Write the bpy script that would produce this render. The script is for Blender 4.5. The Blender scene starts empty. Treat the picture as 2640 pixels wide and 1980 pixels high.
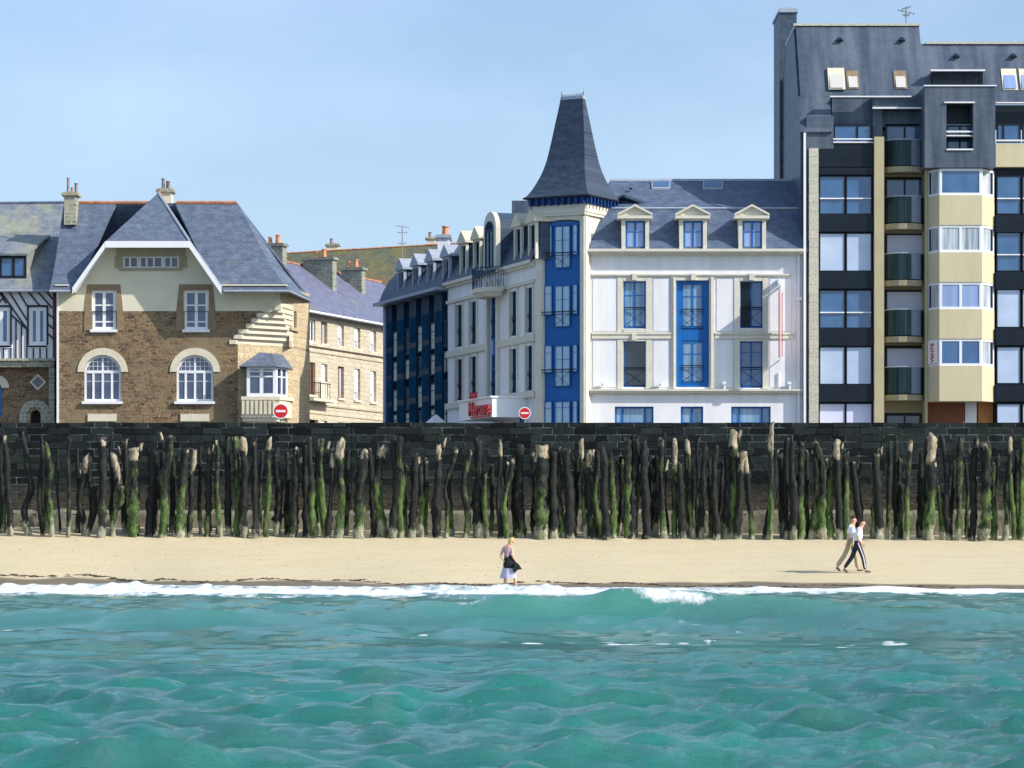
import bpy, math, random, sys
import numpy as np
from mathutils import Vector, noise as mnoise
R = math.radians
sc = bpy.context.scene
COL = sc.collection
# ------------------------------------------------------------------ camera
FP, CX, HY, CZ = 8000.0, 1320.0, 1420.0, 1.2      # focal length in photo pixels, centre, horizon row, eye height
cam = bpy.data.cameras.new('camera'); camo = bpy.data.objects.new('camera', cam); COL.objects.link(camo)
cam.sensor_fit = 'HORIZONTAL'; cam.sensor_width = 36; cam.lens = FP / 2640 * 36
cam.shift_y = (HY - 990) / 2640; cam.clip_start = .5; cam.clip_end = 5000
camo.location = (0, 0, CZ); camo.rotation_euler = (R(90), 0, 0); sc.camera = camo
# ------------------------------------------------------------------ sky and sun
SD = Vector((-.75, .35, -.56)).normalized()
sun = bpy.data.lights.new('sun', 'SUN'); sun.energy = 4.6; sun.angle = R(.5); sun.color = (1, .945, .85)
suno = bpy.data.objects.new('sun', sun); COL.objects.link(suno)
suno.rotation_euler = SD.to_track_quat('-Z', 'Y').to_euler(); suno.location = (60, -20, 60)
w = bpy.data.worlds.new('World'); sc.world = w; w.use_nodes = True
nt = w.node_tree; nt.nodes.clear()
bg = nt.nodes.new('ShaderNodeBackground'); sky = nt.nodes.new('ShaderNodeTexSky'); wo = nt.nodes.new('ShaderNodeOutputWorld')
sky.sky_type = 'NISHITA'; sky.sun_disc = False
sky.sun_elevation = math.asin(-SD.z); sky.sun_rotation = math.atan2(-SD.x, -SD.y)
sky.altitude = 0; sky.air_density = 1.0; sky.dust_density = 1.6; sky.ozone_density = 4.0
bg.inputs['Strength'].default_value = .15
tcw = nt.nodes.new('ShaderNodeTexCoord'); mpw = nt.nodes.new('ShaderNodeMapping'); mpw.inputs['Scale'].default_value = (1.2, 1.2, 3.4); mpw.inputs['Rotation'].default_value = (0, .25, 0)
nzw = nt.nodes.new('ShaderNodeTexNoise'); nzw.inputs['Scale'].default_value = 5.5; nzw.inputs['Detail'].default_value = 6; nzw.inputs['Roughness'].default_value = .55
rpw = nt.nodes.new('ShaderNodeMapRange'); rpw.inputs[1].default_value = .42; rpw.inputs[2].default_value = .78; rpw.inputs[3].default_value = 0; rpw.inputs[4].default_value = .42
mxw = nt.nodes.new('ShaderNodeMix'); mxw.data_type = 'RGBA'; mxw.inputs[7].default_value = (3.9, 5.1, 6.9, 1)      # thin high cloud
nt.links.new(tcw.outputs['Generated'], mpw.inputs[0]); nt.links.new(mpw.outputs[0], nzw.inputs['Vector']); nt.links.new(nzw.outputs['Fac'], rpw.inputs[0]); sxw = nt.nodes.new('ShaderNodeSeparateXYZ'); nt.links.new(tcw.outputs['Generated'], sxw.inputs[0])
hzw = nt.nodes.new('ShaderNodeMapRange'); hzw.inputs[1].default_value = .16; hzw.inputs[2].default_value = 0; hzw.inputs[3].default_value = .20; hzw.inputs[4].default_value = .70; nt.links.new(sxw.outputs[2], hzw.inputs[0])
adw = nt.nodes.new('ShaderNodeMath'); adw.operation = 'ADD'; adw.use_clamp = True; nt.links.new(rpw.outputs[0], adw.inputs[0]); nt.links.new(hzw.outputs[0], adw.inputs[1])
nt.links.new(adw.outputs[0], mxw.inputs[0])
nt.links.new(sky.outputs[0], mxw.inputs[6]); nt.links.new(mxw.outputs[2], bg.inputs[0]); nt.links.new(bg.outputs[0], wo.inputs[0])
vs = sc.view_settings; vs.view_transform = 'Standard'; vs.look = 'None'; vs.gamma = 1; vs.exposure = .20; vs.use_curve_mapping = False

# ------------------------------------------------------------------ helpers
WL = {}                                             # world location of every root / part
def tag(o, label=None, cat=None, group=None, kind=None):
    if label: o['label'] = label
    if cat: o['category'] = cat
    if group: o['group'] = group
    if kind: o['kind'] = kind
    return o
def empty(name, loc, label, cat, group=None):
    o = bpy.data.objects.new(name, None); COL.objects.link(o); o.location = loc; o.empty_display_size = .3
    WL[o.name] = Vector(loc)
    return tag(o, label, cat, group)
SPLIT = {'raised_panel','cornice','string_course','window_trim','white_rail','roof','ridge_tiles','gutter','eaves_soffit','lead_flashing','side_trim','tower_trim','pillar','window_surround','balcony_rail','flat_roof','roof_flashing','timber_frame','pier','fluted_base','slate_wall','recess','bracket','upper_roof','blue_panel','stepped_corbel','wall_patch'}
class MB:
    def __init__(s): s.v = []; s.f = []; s.col = None
    def quad(s, a, b, c, d):
        n = len(s.v); s.v += [tuple(a), tuple(b), tuple(c), tuple(d)]; s.f.append((n, n+1, n+2, n+3)); return s
    def poly(s, pts):
        n = len(s.v); s.v += [tuple(p) for p in pts]; s.f.append(tuple(range(n, n+len(pts)))); return s
    def hexa(s, p):                                 # 8 points: bottom ring 0-3, top ring 4-7
        n = len(s.v); s.v += [tuple(q) for q in p]
        for f in ((0,3,2,1),(4,5,6,7),(0,1,5,4),(1,2,6,5),(2,3,7,6),(3,0,4,7)): s.f.append(tuple(n+i for i in f))
        return s
    def prism(s, lo, hi):                           # two matching rings
        n = len(s.v); k = len(lo); s.v += [tuple(q) for q in lo] + [tuple(q) for q in hi]
        s.f.append(tuple(n+i for i in reversed(range(k)))); s.f.append(tuple(n+k+i for i in range(k)))
        for i in range(k): j = (i+1) % k; s.f.append((n+i, n+j, n+k+j, n+k+i))
        return s
    def box(s, x0, y0, z0, x1, y1, z1):
        return s.hexa([(x0,y0,z0),(x1,y0,z0),(x1,y1,z0),(x0,y1,z0),(x0,y0,z1),(x1,y0,z1),(x1,y1,z1),(x0,y1,z1)])
    def bar(s, a, b, r, sides=6, r2=None):
        a = Vector(a); b = Vector(b); d = (b-a).normalized(); r2 = r if r2 is None else r2
        u = d.orthogonal().normalized(); w_ = d.cross(u)
        ring = lambda p, q: [p + q*(math.cos(t)*u + math.sin(t)*w_) for t in [2*math.pi*i/sides for i in range(sides)]]
        return s.prism(ring(a, r), ring(b, r2))
    def build(s, name, mat, parent=None, smooth=False, kind=None, label=None, fixn=True):
        if name in SPLIT and parent is not None and len(s.f) > 1:
            par = list(range(len(s.f))); own = {}
            def fd(i):
                while par[i] != i: par[i] = par[par[i]]; i = par[i]
                return i
            for i, f in enumerate(s.f):
                for v_ in f:
                    k_ = tuple(round(c_, 3) for c_ in s.v[v_])
                    if k_ in own: par[fd(i)] = fd(own[k_])
                    else: own[k_] = i
            comp = {}
            for i, f in enumerate(s.f): comp.setdefault(fd(i), []).append(i)
            bbs = []
            for fs in comp.values():
                P_ = [s.v[v_] for i in fs for v_ in s.f[i]]; bbs.append(([min(p[k] for p in P_)-.045 for k in range(3)], [max(p[k] for p in P_)+.045 for k in range(3)], fs))
            n_ = len(bbs); pr = list(range(n_))
            def f2(i):
                while pr[i] != i: i = pr[i]
                return i
            for i in range(n_):
                for j in range(i):
                    if all(bbs[i][0][k] <= bbs[j][1][k] and bbs[j][0][k] <= bbs[i][1][k] for k in range(3)): pr[f2(i)] = f2(j)
            grp = {}
            for i in range(n_): grp.setdefault(f2(i), []).extend(bbs[i][2])
            if len(grp) > 1:
                o = None
                for fs in grp.values():
                    m_ = MB(); mp = {}
                    for i in fs:
                        nf = []
                        for v_ in s.f[i]:
                            if v_ not in mp: mp[v_] = len(m_.v); m_.v.append(s.v[v_])
                            nf.append(mp[v_])
                        m_.f.append(tuple(nf))
                    o = m_._build(name, mat, parent, smooth, kind, label, fixn)
                return o
        return s._build(name, mat, parent, smooth, kind, label, fixn)
    def _build(s, name, mat, parent=None, smooth=False, kind=None, label=None, fixn=True):
        off = WL[parent.name] if parent else Vector((0,0,0))
        me = bpy.data.meshes.new(name)
        me.from_pydata([(v[0]-off.x, v[1]-off.y, v[2]-off.z) for v in s.v], [], s.f); me.update()
        if fixn:
            import bmesh
            bm = bmesh.new(); bm.from_mesh(me)
            if smooth: bmesh.ops.remove_doubles(bm, verts=bm.verts, dist=.0005)
            bmesh.ops.recalc_face_normals(bm, faces=bm.faces); bm.to_mesh(me); bm.free()
        if smooth: me.polygons.foreach_set('use_smooth', [True]*len(me.polygons))
        if mat: me.materials.append(mat)
        o = bpy.data.objects.new(name, me); COL.objects.link(o)
        if parent: o.parent = parent
        WL[o.name] = off
        if kind: o['kind'] = kind
        if label: o['label'] = label
        return o
class Fr:
    """a facade frame: s runs left to right along it, t sticks out of it, z is up; px/py are measured rows of the photo turned into real places on that plane"""
    def __init__(f, ox, oy, ang=0):
        f.ox, f.oy, f.ux, f.uy = ox, oy, math.cos(ang), math.sin(ang); f.nx, f.ny = f.uy, -f.ux
    def pt(f, s, t, z): return (f.ox+s*f.ux+t*f.nx, f.oy+s*f.uy+t*f.ny, z)
    def S(f, px, t=0):
        k = (px-CX)/FP; a = f.ox+t*f.nx; b = f.oy+t*f.ny
        return (k*b-a)/(f.ux-k*f.uy)
    def Z(f, py, t=0, s=0): return CZ+(HY-py)*(f.oy+s*f.uy+t*f.ny)/FP
    def box(f, mb, s0, z0, s1, z1, t0, t1):
        P = f.pt
        return mb.hexa([P(s0,t1,z0),P(s1,t1,z0),P(s1,t0,z0),P(s0,t0,z0),P(s0,t1,z1),P(s1,t1,z1),P(s1,t0,z1),P(s0,t0,z1)])
    def pb(f, mb, x0, y0, x1, y1, t0, t1):          # box from photo rectangle on its front face (y0 = top)
        s0, s1 = f.S(x0, t1), f.S(x1, t1); sm = (s0+s1)/2
        return f.box(mb, s0, f.Z(y1, t1, sm), s1, f.Z(y0, t1, sm), t0, t1)
    def pp(f, mb, pts, t0, t1):                     # extruded polygon from photo points
        q = [(f.S(x, t1), f.Z(y, t1, f.S(x, t1))) for x, y in pts]
        return mb.prism([f.pt(a, t1, b) for a, b in q], [f.pt(a, t0, b) for a, b in q])
    def wall(f, mb, s0, z0, s1, z1, t, holes=(), dep=.3, back=None):
        """front face with real openings; holes: (s0,z0,s1,z1[,arch rise])"""
        ss = sorted({s0, s1} | {h[0] for h in holes} | {h[2] for h in holes})
        zz = sorted({z0, z1} | {h[1] for h in holes} | {h[3] for h in holes})
        ss = [a for a in ss if s0-1e-6 <= a <= s1+1e-6]; zz = [a for a in zz if z0-1e-6 <= a <= z1+1e-6]
        P = f.pt
        for i in range(len(ss)-1):
            for j in range(len(zz)-1):
                ms, mz = (ss[i]+ss[i+1])/2, (zz[j]+zz[j+1])/2
                if any(h[0] < ms < h[2] and h[1] < mz < h[3] for h in holes): continue
                mb.quad(P(ss[i],t,zz[j]), P(ss[i+1],t,zz[j]), P(ss[i+1],t,zz[j+1]), P(ss[i],t,zz[j+1]))
        for h in holes:
            if h[3] > 50: continue
            a, b, c, d = h[:4]; g = t-dep; zt = d
            if len(h) > 4:
                zt = d-h[4]; n = 12; m = (a+c)/2; r = (c-a)/2
                arc = [(m-r*math.cos(math.pi*k/n), zt+h[4]*math.sin(math.pi*k/n)) for k in range(n+1)]
                for k in range(n):
                    (p, q), (p2, q2) = arc[k], arc[k+1]
                    mb.quad(P(p,t,q), P(p2,t,q2), P(p2,t,d), P(p,t,d))
                    mb.quad(P(p,t,q), P(p,g,q), P(p2,g,q2), P(p2,t,q2))
            else: mb.quad(P(a,t,d), P(c,t,d), P(c,g,d), P(a,g,d))
            mb.quad(P(a,t,b), P(a,g,b), P(c,g,b), P(c,t,b))
            mb.quad(P(a,t,b), P(a,t,zt), P(a,g,zt), P(a,g,b)); mb.quad(P(c,t,b), P(c,g,b), P(c,g,zt), P(c,t,zt))
        return mb

# ------------------------------------------------------------------ materials
def node(nt, t, **kw):
    n = nt.nodes.new(t)
    for k, v in kw.items(): setattr(n, k, v)
    return n
def uvw(nt, ang=None):
    g = node(nt, 'ShaderNodeNewGeometry')
    if ang is None: return g.outputs['Position']
    d = node(nt, 'ShaderNodeVectorMath', operation='DOT_PRODUCT'); d.inputs[1].default_value = (math.cos(ang), math.sin(ang), 0)
    nt.links.new(g.outputs['Position'], d.inputs[0])
    sp = node(nt, 'ShaderNodeSeparateXYZ'); nt.links.new(g.outputs['Position'], sp.inputs[0])
    c = node(nt, 'ShaderNodeCombineXYZ'); nt.links.new(d.outputs['Value'], c.inputs[0]); nt.links.new(sp.outputs[2], c.inputs[1])
    return c.outputs[0]
def noise_n(nt, vec, scale, detail=4, rough=.6, stretch=None):
    if stretch:
        m = node(nt, 'ShaderNodeMapping'); m.inputs['Scale'].default_value = stretch; nt.links.new(vec, m.inputs[0]); vec = m.outputs[0]
    n = node(nt, 'ShaderNodeTexNoise'); n.inputs['Scale'].default_value = scale; n.inputs['Detail'].default_value = detail; n.inputs['Roughness'].default_value = rough
    nt.links.new(vec, n.inputs['Vector']); return n.outputs['Fac']
def ramp(nt, fac, stops):
    r = node(nt, 'ShaderNodeValToRGB'); e = r.color_ramp.elements
    while len(e) < len(stops): e.new(.5)
    for i, (p, c) in enumerate(stops): e[i].position = p; e[i].color = (*c, 1) if len(c) == 3 else c
    nt.links.new(fac, r.inputs[0]); return r.outputs[0]
def mix(nt, fac, a, b, mode='MIX'):
    m = node(nt, 'ShaderNodeMix', data_type='RGBA', blend_type=mode)
    for i, x in ((0, fac), (6, a), (7, b)):
        if isinstance(x, (int, float)): m.inputs[i].default_value = x
        elif isinstance(x, tuple): m.inputs[i].default_value = (*x, 1)
        else: nt.links.new(x, m.inputs[i])
    return m.outputs[2]
def newmat(name, rough=.8, spec=.3):
    m = bpy.data.materials.new(name); m.use_nodes = True; b = m.node_tree.nodes['Principled BSDF']
    b.inputs['Roughness'].default_value = rough; b.inputs['Specular IOR Level'].default_value = spec
    return m, m.node_tree, b
def sc_(c, k): return tuple(min(1, x*k) for x in c)
def plain(name, c, var=.12, scale=2.5, rough=.8, spec=.3, stretch=None, bump=0):
    m, nt, b = newmat(name, rough, spec); v = uvw(nt)
    f = noise_n(nt, v, scale, 5, .65, stretch)
    col = ramp(nt, f, [(.3, sc_(c, 1-var)), (.7, sc_(c, 1+var))])
    nt.links.new(col, b.inputs['Base Color'])
    if bump:
        bp = node(nt, 'ShaderNodeBump'); bp.inputs['Strength'].default_value = bump; bp.inputs['Distance'].default_value = .03
        nt.links.new(f, bp.inputs['Height']); nt.links.new(bp.outputs[0], b.inputs['Normal'])
    return m
def masonry(name, c1, c2, mortar, bw=.4, bh=.16, ms=.012, ang=0, warp=.06, blotch=None, rough=.9, bump=.5, contrast=1.0):
    m, nt, b = newmat(name, rough, .2); v = uvw(nt, ang)
    nz = node(nt, 'ShaderNodeTexNoise'); nz.inputs['Scale'].default_value = 3.5; nz.inputs['Detail'].default_value = 2; nt.links.new(v, nz.inputs['Vector'])
    sub = node(nt, 'ShaderNodeVectorMath', operation='SUBTRACT'); nt.links.new(nz.outputs['Color'], sub.inputs[0]); sub.inputs[1].default_value = (.5,.5,.5)
    scl = node(nt, 'ShaderNodeVectorMath', operation='SCALE'); nt.links.new(sub.outputs[0], scl.inputs[0]); scl.inputs['Scale'].default_value = warp
    add = node(nt, 'ShaderNodeVectorMath', operation='ADD'); nt.links.new(v, add.inputs[0]); nt.links.new(scl.outputs[0], add.inputs[1])
    br = node(nt, 'ShaderNodeTexBrick'); br.inputs['Scale'].default_value = 1; br.inputs['Brick Width'].default_value = bw; br.inputs['Row Height'].default_value = bh
    br.inputs['Mortar Size'].default_value = ms; br.inputs['Color1'].default_value = (*c1,1); br.inputs['Color2'].default_value = (*c2,1); br.inputs['Mortar'].default_value = (*mortar,1)
    br.offset_frequency = 2; br.squash = .7; br.squash_frequency = 3
    nt.links.new(add.outputs[0], br.inputs['Vector'])
    f = noise_n(nt, v, 9, 4, .7); f2 = noise_n(nt, v, .6, 3, .6)
    col = mix(nt, 1, br.outputs['Color'], ramp(nt, f, [(.25, (.5/contrast,)*3), (.5, (.95,)*3), (.75, (1.45*contrast**.5,1.4*contrast**.5,1.3*contrast**.5))]), 'MULTIPLY')
    if blotch: col = mix(nt, ramp(nt, f2, [(.45, (0,0,0)), (.68, (1,1,1))]), col, blotch)
    nt.links.new(col, b.inputs['Base Color'])
    bp = node(nt, 'ShaderNodeBump'); bp.inputs['Strength'].default_value = bump; bp.inputs['Distance'].default_value = .04
    nt.links.new(mix(nt, 1, f, br.outputs['Fac'], 'SUBTRACT'), bp.inputs['Height']); nt.links.new(bp.outputs[0], b.inputs['Normal'])
    return m
def slate(name, c, c2, ang=0, moss=None, mossamt=.6, streak=False):
    m, nt, b = newmat(name, .5, .3); v = uvw(nt, ang)
    br = node(nt, 'ShaderNodeTexBrick'); br.inputs['Scale'].default_value = 1; br.inputs['Brick Width'].default_value = .30; br.inputs['Row Height'].default_value = .125
    br.inputs['Mortar Size'].default_value = .008; br.inputs['Mortar Smooth'].default_value = .4
    br.inputs['Color1'].default_value = (*c,1); br.inputs['Color2'].default_value = (*c2,1); br.inputs['Mortar'].default_value = (*sc_(c,.6),1)
    nt.links.new(v, br.inputs['Vector'])
    f = noise_n(nt, v, 2.2, 5, .7, (1, 1.6, 1)); f3 = noise_n(nt, v, .5, 3, .6)
    col = mix(nt, 1, br.outputs['Color'], ramp(nt, f, [(.28, (.62,.62,.66)), (.5, (1,1,1)), (.72, (1.5,1.45,1.4))]), 'MULTIPLY')
    if streak: col = mix(nt, .6, col, ramp(nt, noise_n(nt, v, 1.6, 3, .6, (1,.12,1)), [(.38, sc_(c,.6)), (.65, (.145,.17,.21))]))
    if moss: col = mix(nt, ramp(nt, f3, [(mossamt, (0,0,0)), (mossamt+.15, (1,1,1))]), col, mix(nt, f, sc_(moss,.6), sc_(moss,1.5)))
    nt.links.new(col, b.inputs['Base Color'])
    bp = node(nt, 'ShaderNodeBump'); bp.inputs['Strength'].default_value = .5; bp.inputs['Distance'].default_value = .03
    nt.links.new(br.outputs['Color'], bp.inputs['Height']); nt.links.new(bp.outputs[0], b.inputs['Normal'])
    return m
def glass(name, c, c2=None, fold=0, ang=0, ior=1.8, rough=.04, spec=.5):
    """window pane; what is behind it (dark room, curtain folds, a blind) or a painted reflection is its colour"""
    m, nt, b = newmat(name, rough, spec); b.inputs['IOR'].default_value = ior; v = uvw(nt, ang)
    c2 = c2 or sc_(c, 1.7)
    f = noise_n(nt, v, 1.1 if not fold else fold, 2, .5, None if not fold else (1, .04, 1))
    nt.links.new(ramp(nt, f, [(.3, c), (.7, c2)]), b.inputs['Base Color'])
    bp = node(nt, 'ShaderNodeBump'); bp.inputs['Strength'].default_value = .06; bp.inputs['Distance'].default_value = .05
    nt.links.new(noise_n(nt, v, .7, 1), bp.inputs['Height']); nt.links.new(bp.outputs[0], b.inputs['Normal'])
    return m
A_SIDE = math.atan2(-.947, .3205); A_TER = math.atan2(.941, .337); A_TW = R(-28.4)
white_r = plain('white_render', (.78,.78,.80), .09, 1.2, stretch=(1.6,1.6,.25))
cream = plain('cream_stone', (.68,.62,.47), .10, 2)
cream_h = plain('pale_cream_stone', (.66,.63,.53), .08, 2)
cream_r = plain('cream_render', (.70,.66,.50), .07, .9)
whitep = plain('white_paint', (.82,.83,.84), .04, 1, .4)
bluep = plain('blue_paint', (.010,.125,.40), .12, 1.5, .4)
bluedk = plain('dark_blue_panel', (.006,.040,.085), .2, 1.5, .5, .08)
navy = plain('navy_fascia', (.008,.045,.17), .2, 2, .5)
slate_v = slate('slate_villa', (.105,.135,.195), (.13,.16,.22), moss=(.17,.18,.18), mossamt=.62)
slate_t = slate('slate_lichen', (.17,.20,.25), (.21,.235,.27), moss=(.27,.28,.22), mossamt=.5)
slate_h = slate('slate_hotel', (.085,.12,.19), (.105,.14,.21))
slate_hs = slate('slate_hotel_side', (.035,.06,.105), (.05,.08,.13), A_SIDE)  # darker copy of the hotel slate, street-side shade in its colour
slate_sp = slate('slate_spire', (.042,.062,.10), (.06,.08,.12), A_TW)  # base darkened to carry the shade on the spire's street face
slate_a = slate('slate_block', (.07,.098,.15), (.085,.112,.165), streak=True)
slate_d = slate('slate_stack', (.05,.08,.12), (.065,.095,.135))  # shade of the stack and gable wall put into a darker slate
slate_g = slate('slate_terrace', (.145,.155,.235), (.165,.175,.25), A_TER, moss=(.18,.19,.12), mossamt=.62)
moss_r = slate('mossy_roof', (.10,.115,.085), (.13,.13,.08), moss=(.16,.145,.05), mossamt=.48)
stone_v = masonry('rubble_stone', (.29,.19,.105), (.11,.075,.05), (.26,.20,.13), .33, .15, .014, warp=.30, blotch=(.25,.20,.12), contrast=1.7)
stone_o = plain('brown_dressed_stone', (.26,.19,.12), .2, 5, bump=.3)
stone_c = masonry('cream_blocks', (.62,.55,.38), (.52,.45,.30), (.40,.34,.22), .7, .3, .01, warp=.02)
stone_cs = masonry('side_blocks', (.62,.50,.32), (.50,.40,.26), (.40,.34,.22), .6, .3, .01, ang=R(70), warp=.02)
stone_t = masonry('terrace_blocks', (.60,.53,.40), (.50,.44,.33), (.38,.34,.25), .55, .28, .01, ang=A_TER, warp=.02)
stone_q = masonry('quoin_blocks', (.60,.57,.47), (.54,.52,.43), (.42,.40,.33), 3, .42, .012, warp=.02, contrast=.8)
olive = plain('olive_stone', (.36,.33,.22), .15, 4)
timber = plain('dark_timber', (.03,.028,.03), .3, 6)
redwood = plain('brown_red_timber', (.16,.06,.05), .3, 5)
tile_o = plain('orange_ridge_tiles', (.46,.20,.11), .4, 3)
pot = plain('terracotta', (.60,.28,.14), .2, 5)
chimst = masonry('chimney_stone', (.42,.40,.30), (.26,.27,.19), (.5,.5,.42), .34, .2, .02)
chimdk = masonry('shaded_chimney_stone', (.30,.31,.26), (.20,.22,.18), (.36,.37,.3), .34, .2, .015)  # shade on the chimney faces put into a darker stone
metal = plain('grey_metal', (.25,.26,.28), .2, 4, .5)
dkmetal = plain('black_metal', (.012,.015,.022), .2, 4, .45)
zinc = plain('zinc', (.34,.38,.45), .15, 3, .45)
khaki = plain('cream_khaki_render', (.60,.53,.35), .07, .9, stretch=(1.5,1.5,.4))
khaki_p = plain('khaki_render', (.46,.40,.25), .08, 1.2)  # pillar shade put into a khaki darker than the bays
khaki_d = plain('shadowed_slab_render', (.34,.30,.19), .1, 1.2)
dkpan = plain('dark_panel', (.006,.012,.020), .3, 2, .4)
brownw = plain('brown_panel', (.18,.065,.03), .25, 6, stretch=(4,4,.3))
orange = plain('orange_panel', (.55,.22,.07), .15, 4)
g_dark = glass('dark_glass', (.010,.016,.025), (.02,.035,.05))
g_blue = glass('blue_glass', (.03,.10,.24), (.055,.15,.31))  # blue of the reflected sky put into the base colour
g_teal = glass('curtained_glass', (.08,.19,.34), (.26,.40,.55), fold=5)
g_tower = glass('tower_glass', (.26,.43,.58), (.42,.57,.68), fold=4, ang=A_TW)
g_lil = glass('net_curtain_glass', (.20,.29,.52), (.30,.40,.66), fold=3)
g_blind = glass('blind_glass', (.40,.50,.68), (.50,.60,.78))
g_sblind = glass('shaded_blind', (.66,.68,.90), (.74,.75,.92), rough=.5)
g_curt = glass('white_curtain_glass', (.20,.25,.31), (.62,.66,.70), fold=9)
g_sideT = glass('side_glass', (.004,.03,.06), (.015,.06,.10), ang=A_SIDE, ior=1.35, spec=.12)
g_bay = glass('deep_blue_glass', (.006,.042,.085), (.014,.075,.15), ang=A_SIDE, ior=1.2, rough=.5, spec=.0)
g_sideL = glass('side_reflection_glass', (.30,.38,.36), (.66,.66,.54), ang=A_SIDE)  # bright reflection of the terrace opposite put into the pane colour
g_lead = glass('leaded_glass', (.03,.045,.10), (.08,.10,.18))
redp = plain('red_paint', (.62,.02,.03), .08, 3, .4)
signw = plain('sign_white', (.85,.85,.85), .03, 3, .4)

def window(parent, F, x0, y0, x1, y1, fm, gm, cols=2, rows=1, t=-.16, bar=.07, mull=None, hbars=None, px=True, name='window', rail=None, sill=None, arch=0):
    """a window in its opening: frame with mullions, one child per pane surface, sill, rail"""
    if px:
        s0, s1 = F.S(x0, t), F.S(x1, t); sm = (s0+s1)/2; z0, z1 = F.Z(y1, t, sm), F.Z(y0, t, sm)
    else: s0, z0, s1, z1 = x0, y0, x1, y1
    m = MB(); b = bar
    if arch:
        zt = z1-arch; n = 12; c = (s0+s1)/2; r = (s1-s0)/2
        o = [(c-r*math.cos(math.pi*k/n), zt+arch*math.sin(math.pi*k/n)) for k in range(n+1)]
        i_ = [(c-(r-b)*math.cos(math.pi*k/n), zt+(arch-b)*math.sin(math.pi*k/n)) for k in range(n+1)]
        for k in range(n):
            P = F.pt; q = [o[k], o[k+1], i_[k+1], i_[k]]
            m.prism([P(a, t, z) for a, z in q], [P(a, t-.06, z) for a, z in q])
        F.box(m, s0, z0, s0+b, zt, t-.06, t); F.box(m, s1-b, z0, s1, zt, t-.06, t); F.box(m, s0+b, z0, s1-b, z0+b, t-.06, t)
        F.box(m, s0+b, zt-b*.6, s1-b, zt+b*.6, t-.055, t+.01); F.box(m, c-b*.4, zt+b*.6, c+b*.4, z1-b*.9, t-.055, t)
        for k in range(1, cols): a = s0+(s1-s0)*k/cols; F.box(m, a-b*.45, z0+b, a+b*.45, zt-b*.6, t-.055, t)
        for sg in (-1, 1):                           # leading in the fanlight
            for k in (.28, .52, .74): F.box(m, c+sg*r*k-.009, zt+b*.6, c+sg*r*k+.009, zt+arch*math.sqrt(max(0,1-k*k))-b, t-.05, t-.015)
        for k in (.33, .6): F.box(m, c-r*math.sqrt(1-k*k)+b, zt+arch*k-.009, c+r*math.sqrt(1-k*k)-b, zt+arch*k+.009, t-.05, t-.014)
        F.box(m, s0+b, zt-.45, s1-b, zt-.43, t-.05, t-.013)
    else:
        F.box(m, s0, z0, s0+b, z1, t-.06, t); F.box(m, s1-b, z0, s1, z1, t-.06, t)
        F.box(m, s0+b, z0, s1-b, z0+b, t-.06, t); F.box(m, s0+b, z1-b, s1-b, z1, t-.06, t)
        ml = mull or [k/cols for k in range(1, cols)]
        for k in ml: a = s0+(s1-s0)*k; F.box(m, a-b*.55, z0+b, a+b*.55, z1-b, t-.055, t-.002)
        hb = hbars if hbars is not None else [k/rows for k in range(1, rows)]
        for k in hb: a = z0+(z1-z0)*k; F.box(m, s0+b, a-b*.25, s1-b, a+b*.25, t-.05, t-.012)
    o = m.build(name, fm, parent)
    p = MB(); F.box(p, s0+b*.5, z0+b*.5, s1-b*.5, (z1-arch) if arch else z1-b*.5, t-.045, t-.035)
    if arch:
        n = 12; c = (s0+s1)/2; r = (s1-s0)/2-b*.5
        p.poly([F.pt(c-r*math.cos(math.pi*k/n), t-.035, z1-arch+(arch-b*.5)*math.sin(math.pi*k/n)) for k in range(n+1)])
    p.build('pane', gm, o)
    if sill:
        q = MB(); F.box(q, s0-.08, z0-.13, s1+.08, z0-.003, t-.05, abs(t)*0+sill[0]); q.build('sill', sill[1], o)
    if rail:                                         # little guard rail with a cross
        q = MB(); zr = z0+(z1-z0)*rail[0]; tt = rail[2] if len(rail) > 2 else t+.10; P = F.pt
        q.bar(P(s0, tt, zr), P(s1, tt, zr), .022); q.bar(P(s0, tt, zr-.09), P(s1, tt, zr-.09), .012)
        q.bar(P(s0, tt, z0+.08), P(s1, tt, zr-.09), .012, 4); q.bar(P(s0, tt, zr-.09), P(s1, tt, z0+.08), .012, 4)
        q.bar(P(s0, tt, z0+.08), P(s1, tt, z0+.08), .012)
        q.build('railing', rail[1], o)
    return o
def holepx(F, x0, y0, x1, y1, t=0):
    s0, s1 = F.S(x0, t), F.S(x1, t); sm = (s0+s1)/2
    return (s0, F.Z(y1, t, sm), s1, F.Z(y0, t, sm))
def roofquad(mb, a, b, c, d, th=.12):
    """a sloping slab: four corners plus thickness downwards"""
    lo = [Vector(p)-Vector((0,0,th)) for p in (a, b, c, d)]
    return mb.prism(lo, [Vector(p) for p in (a, b, c, d)])
GZ = 5.2
exec_parts = []
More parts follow.
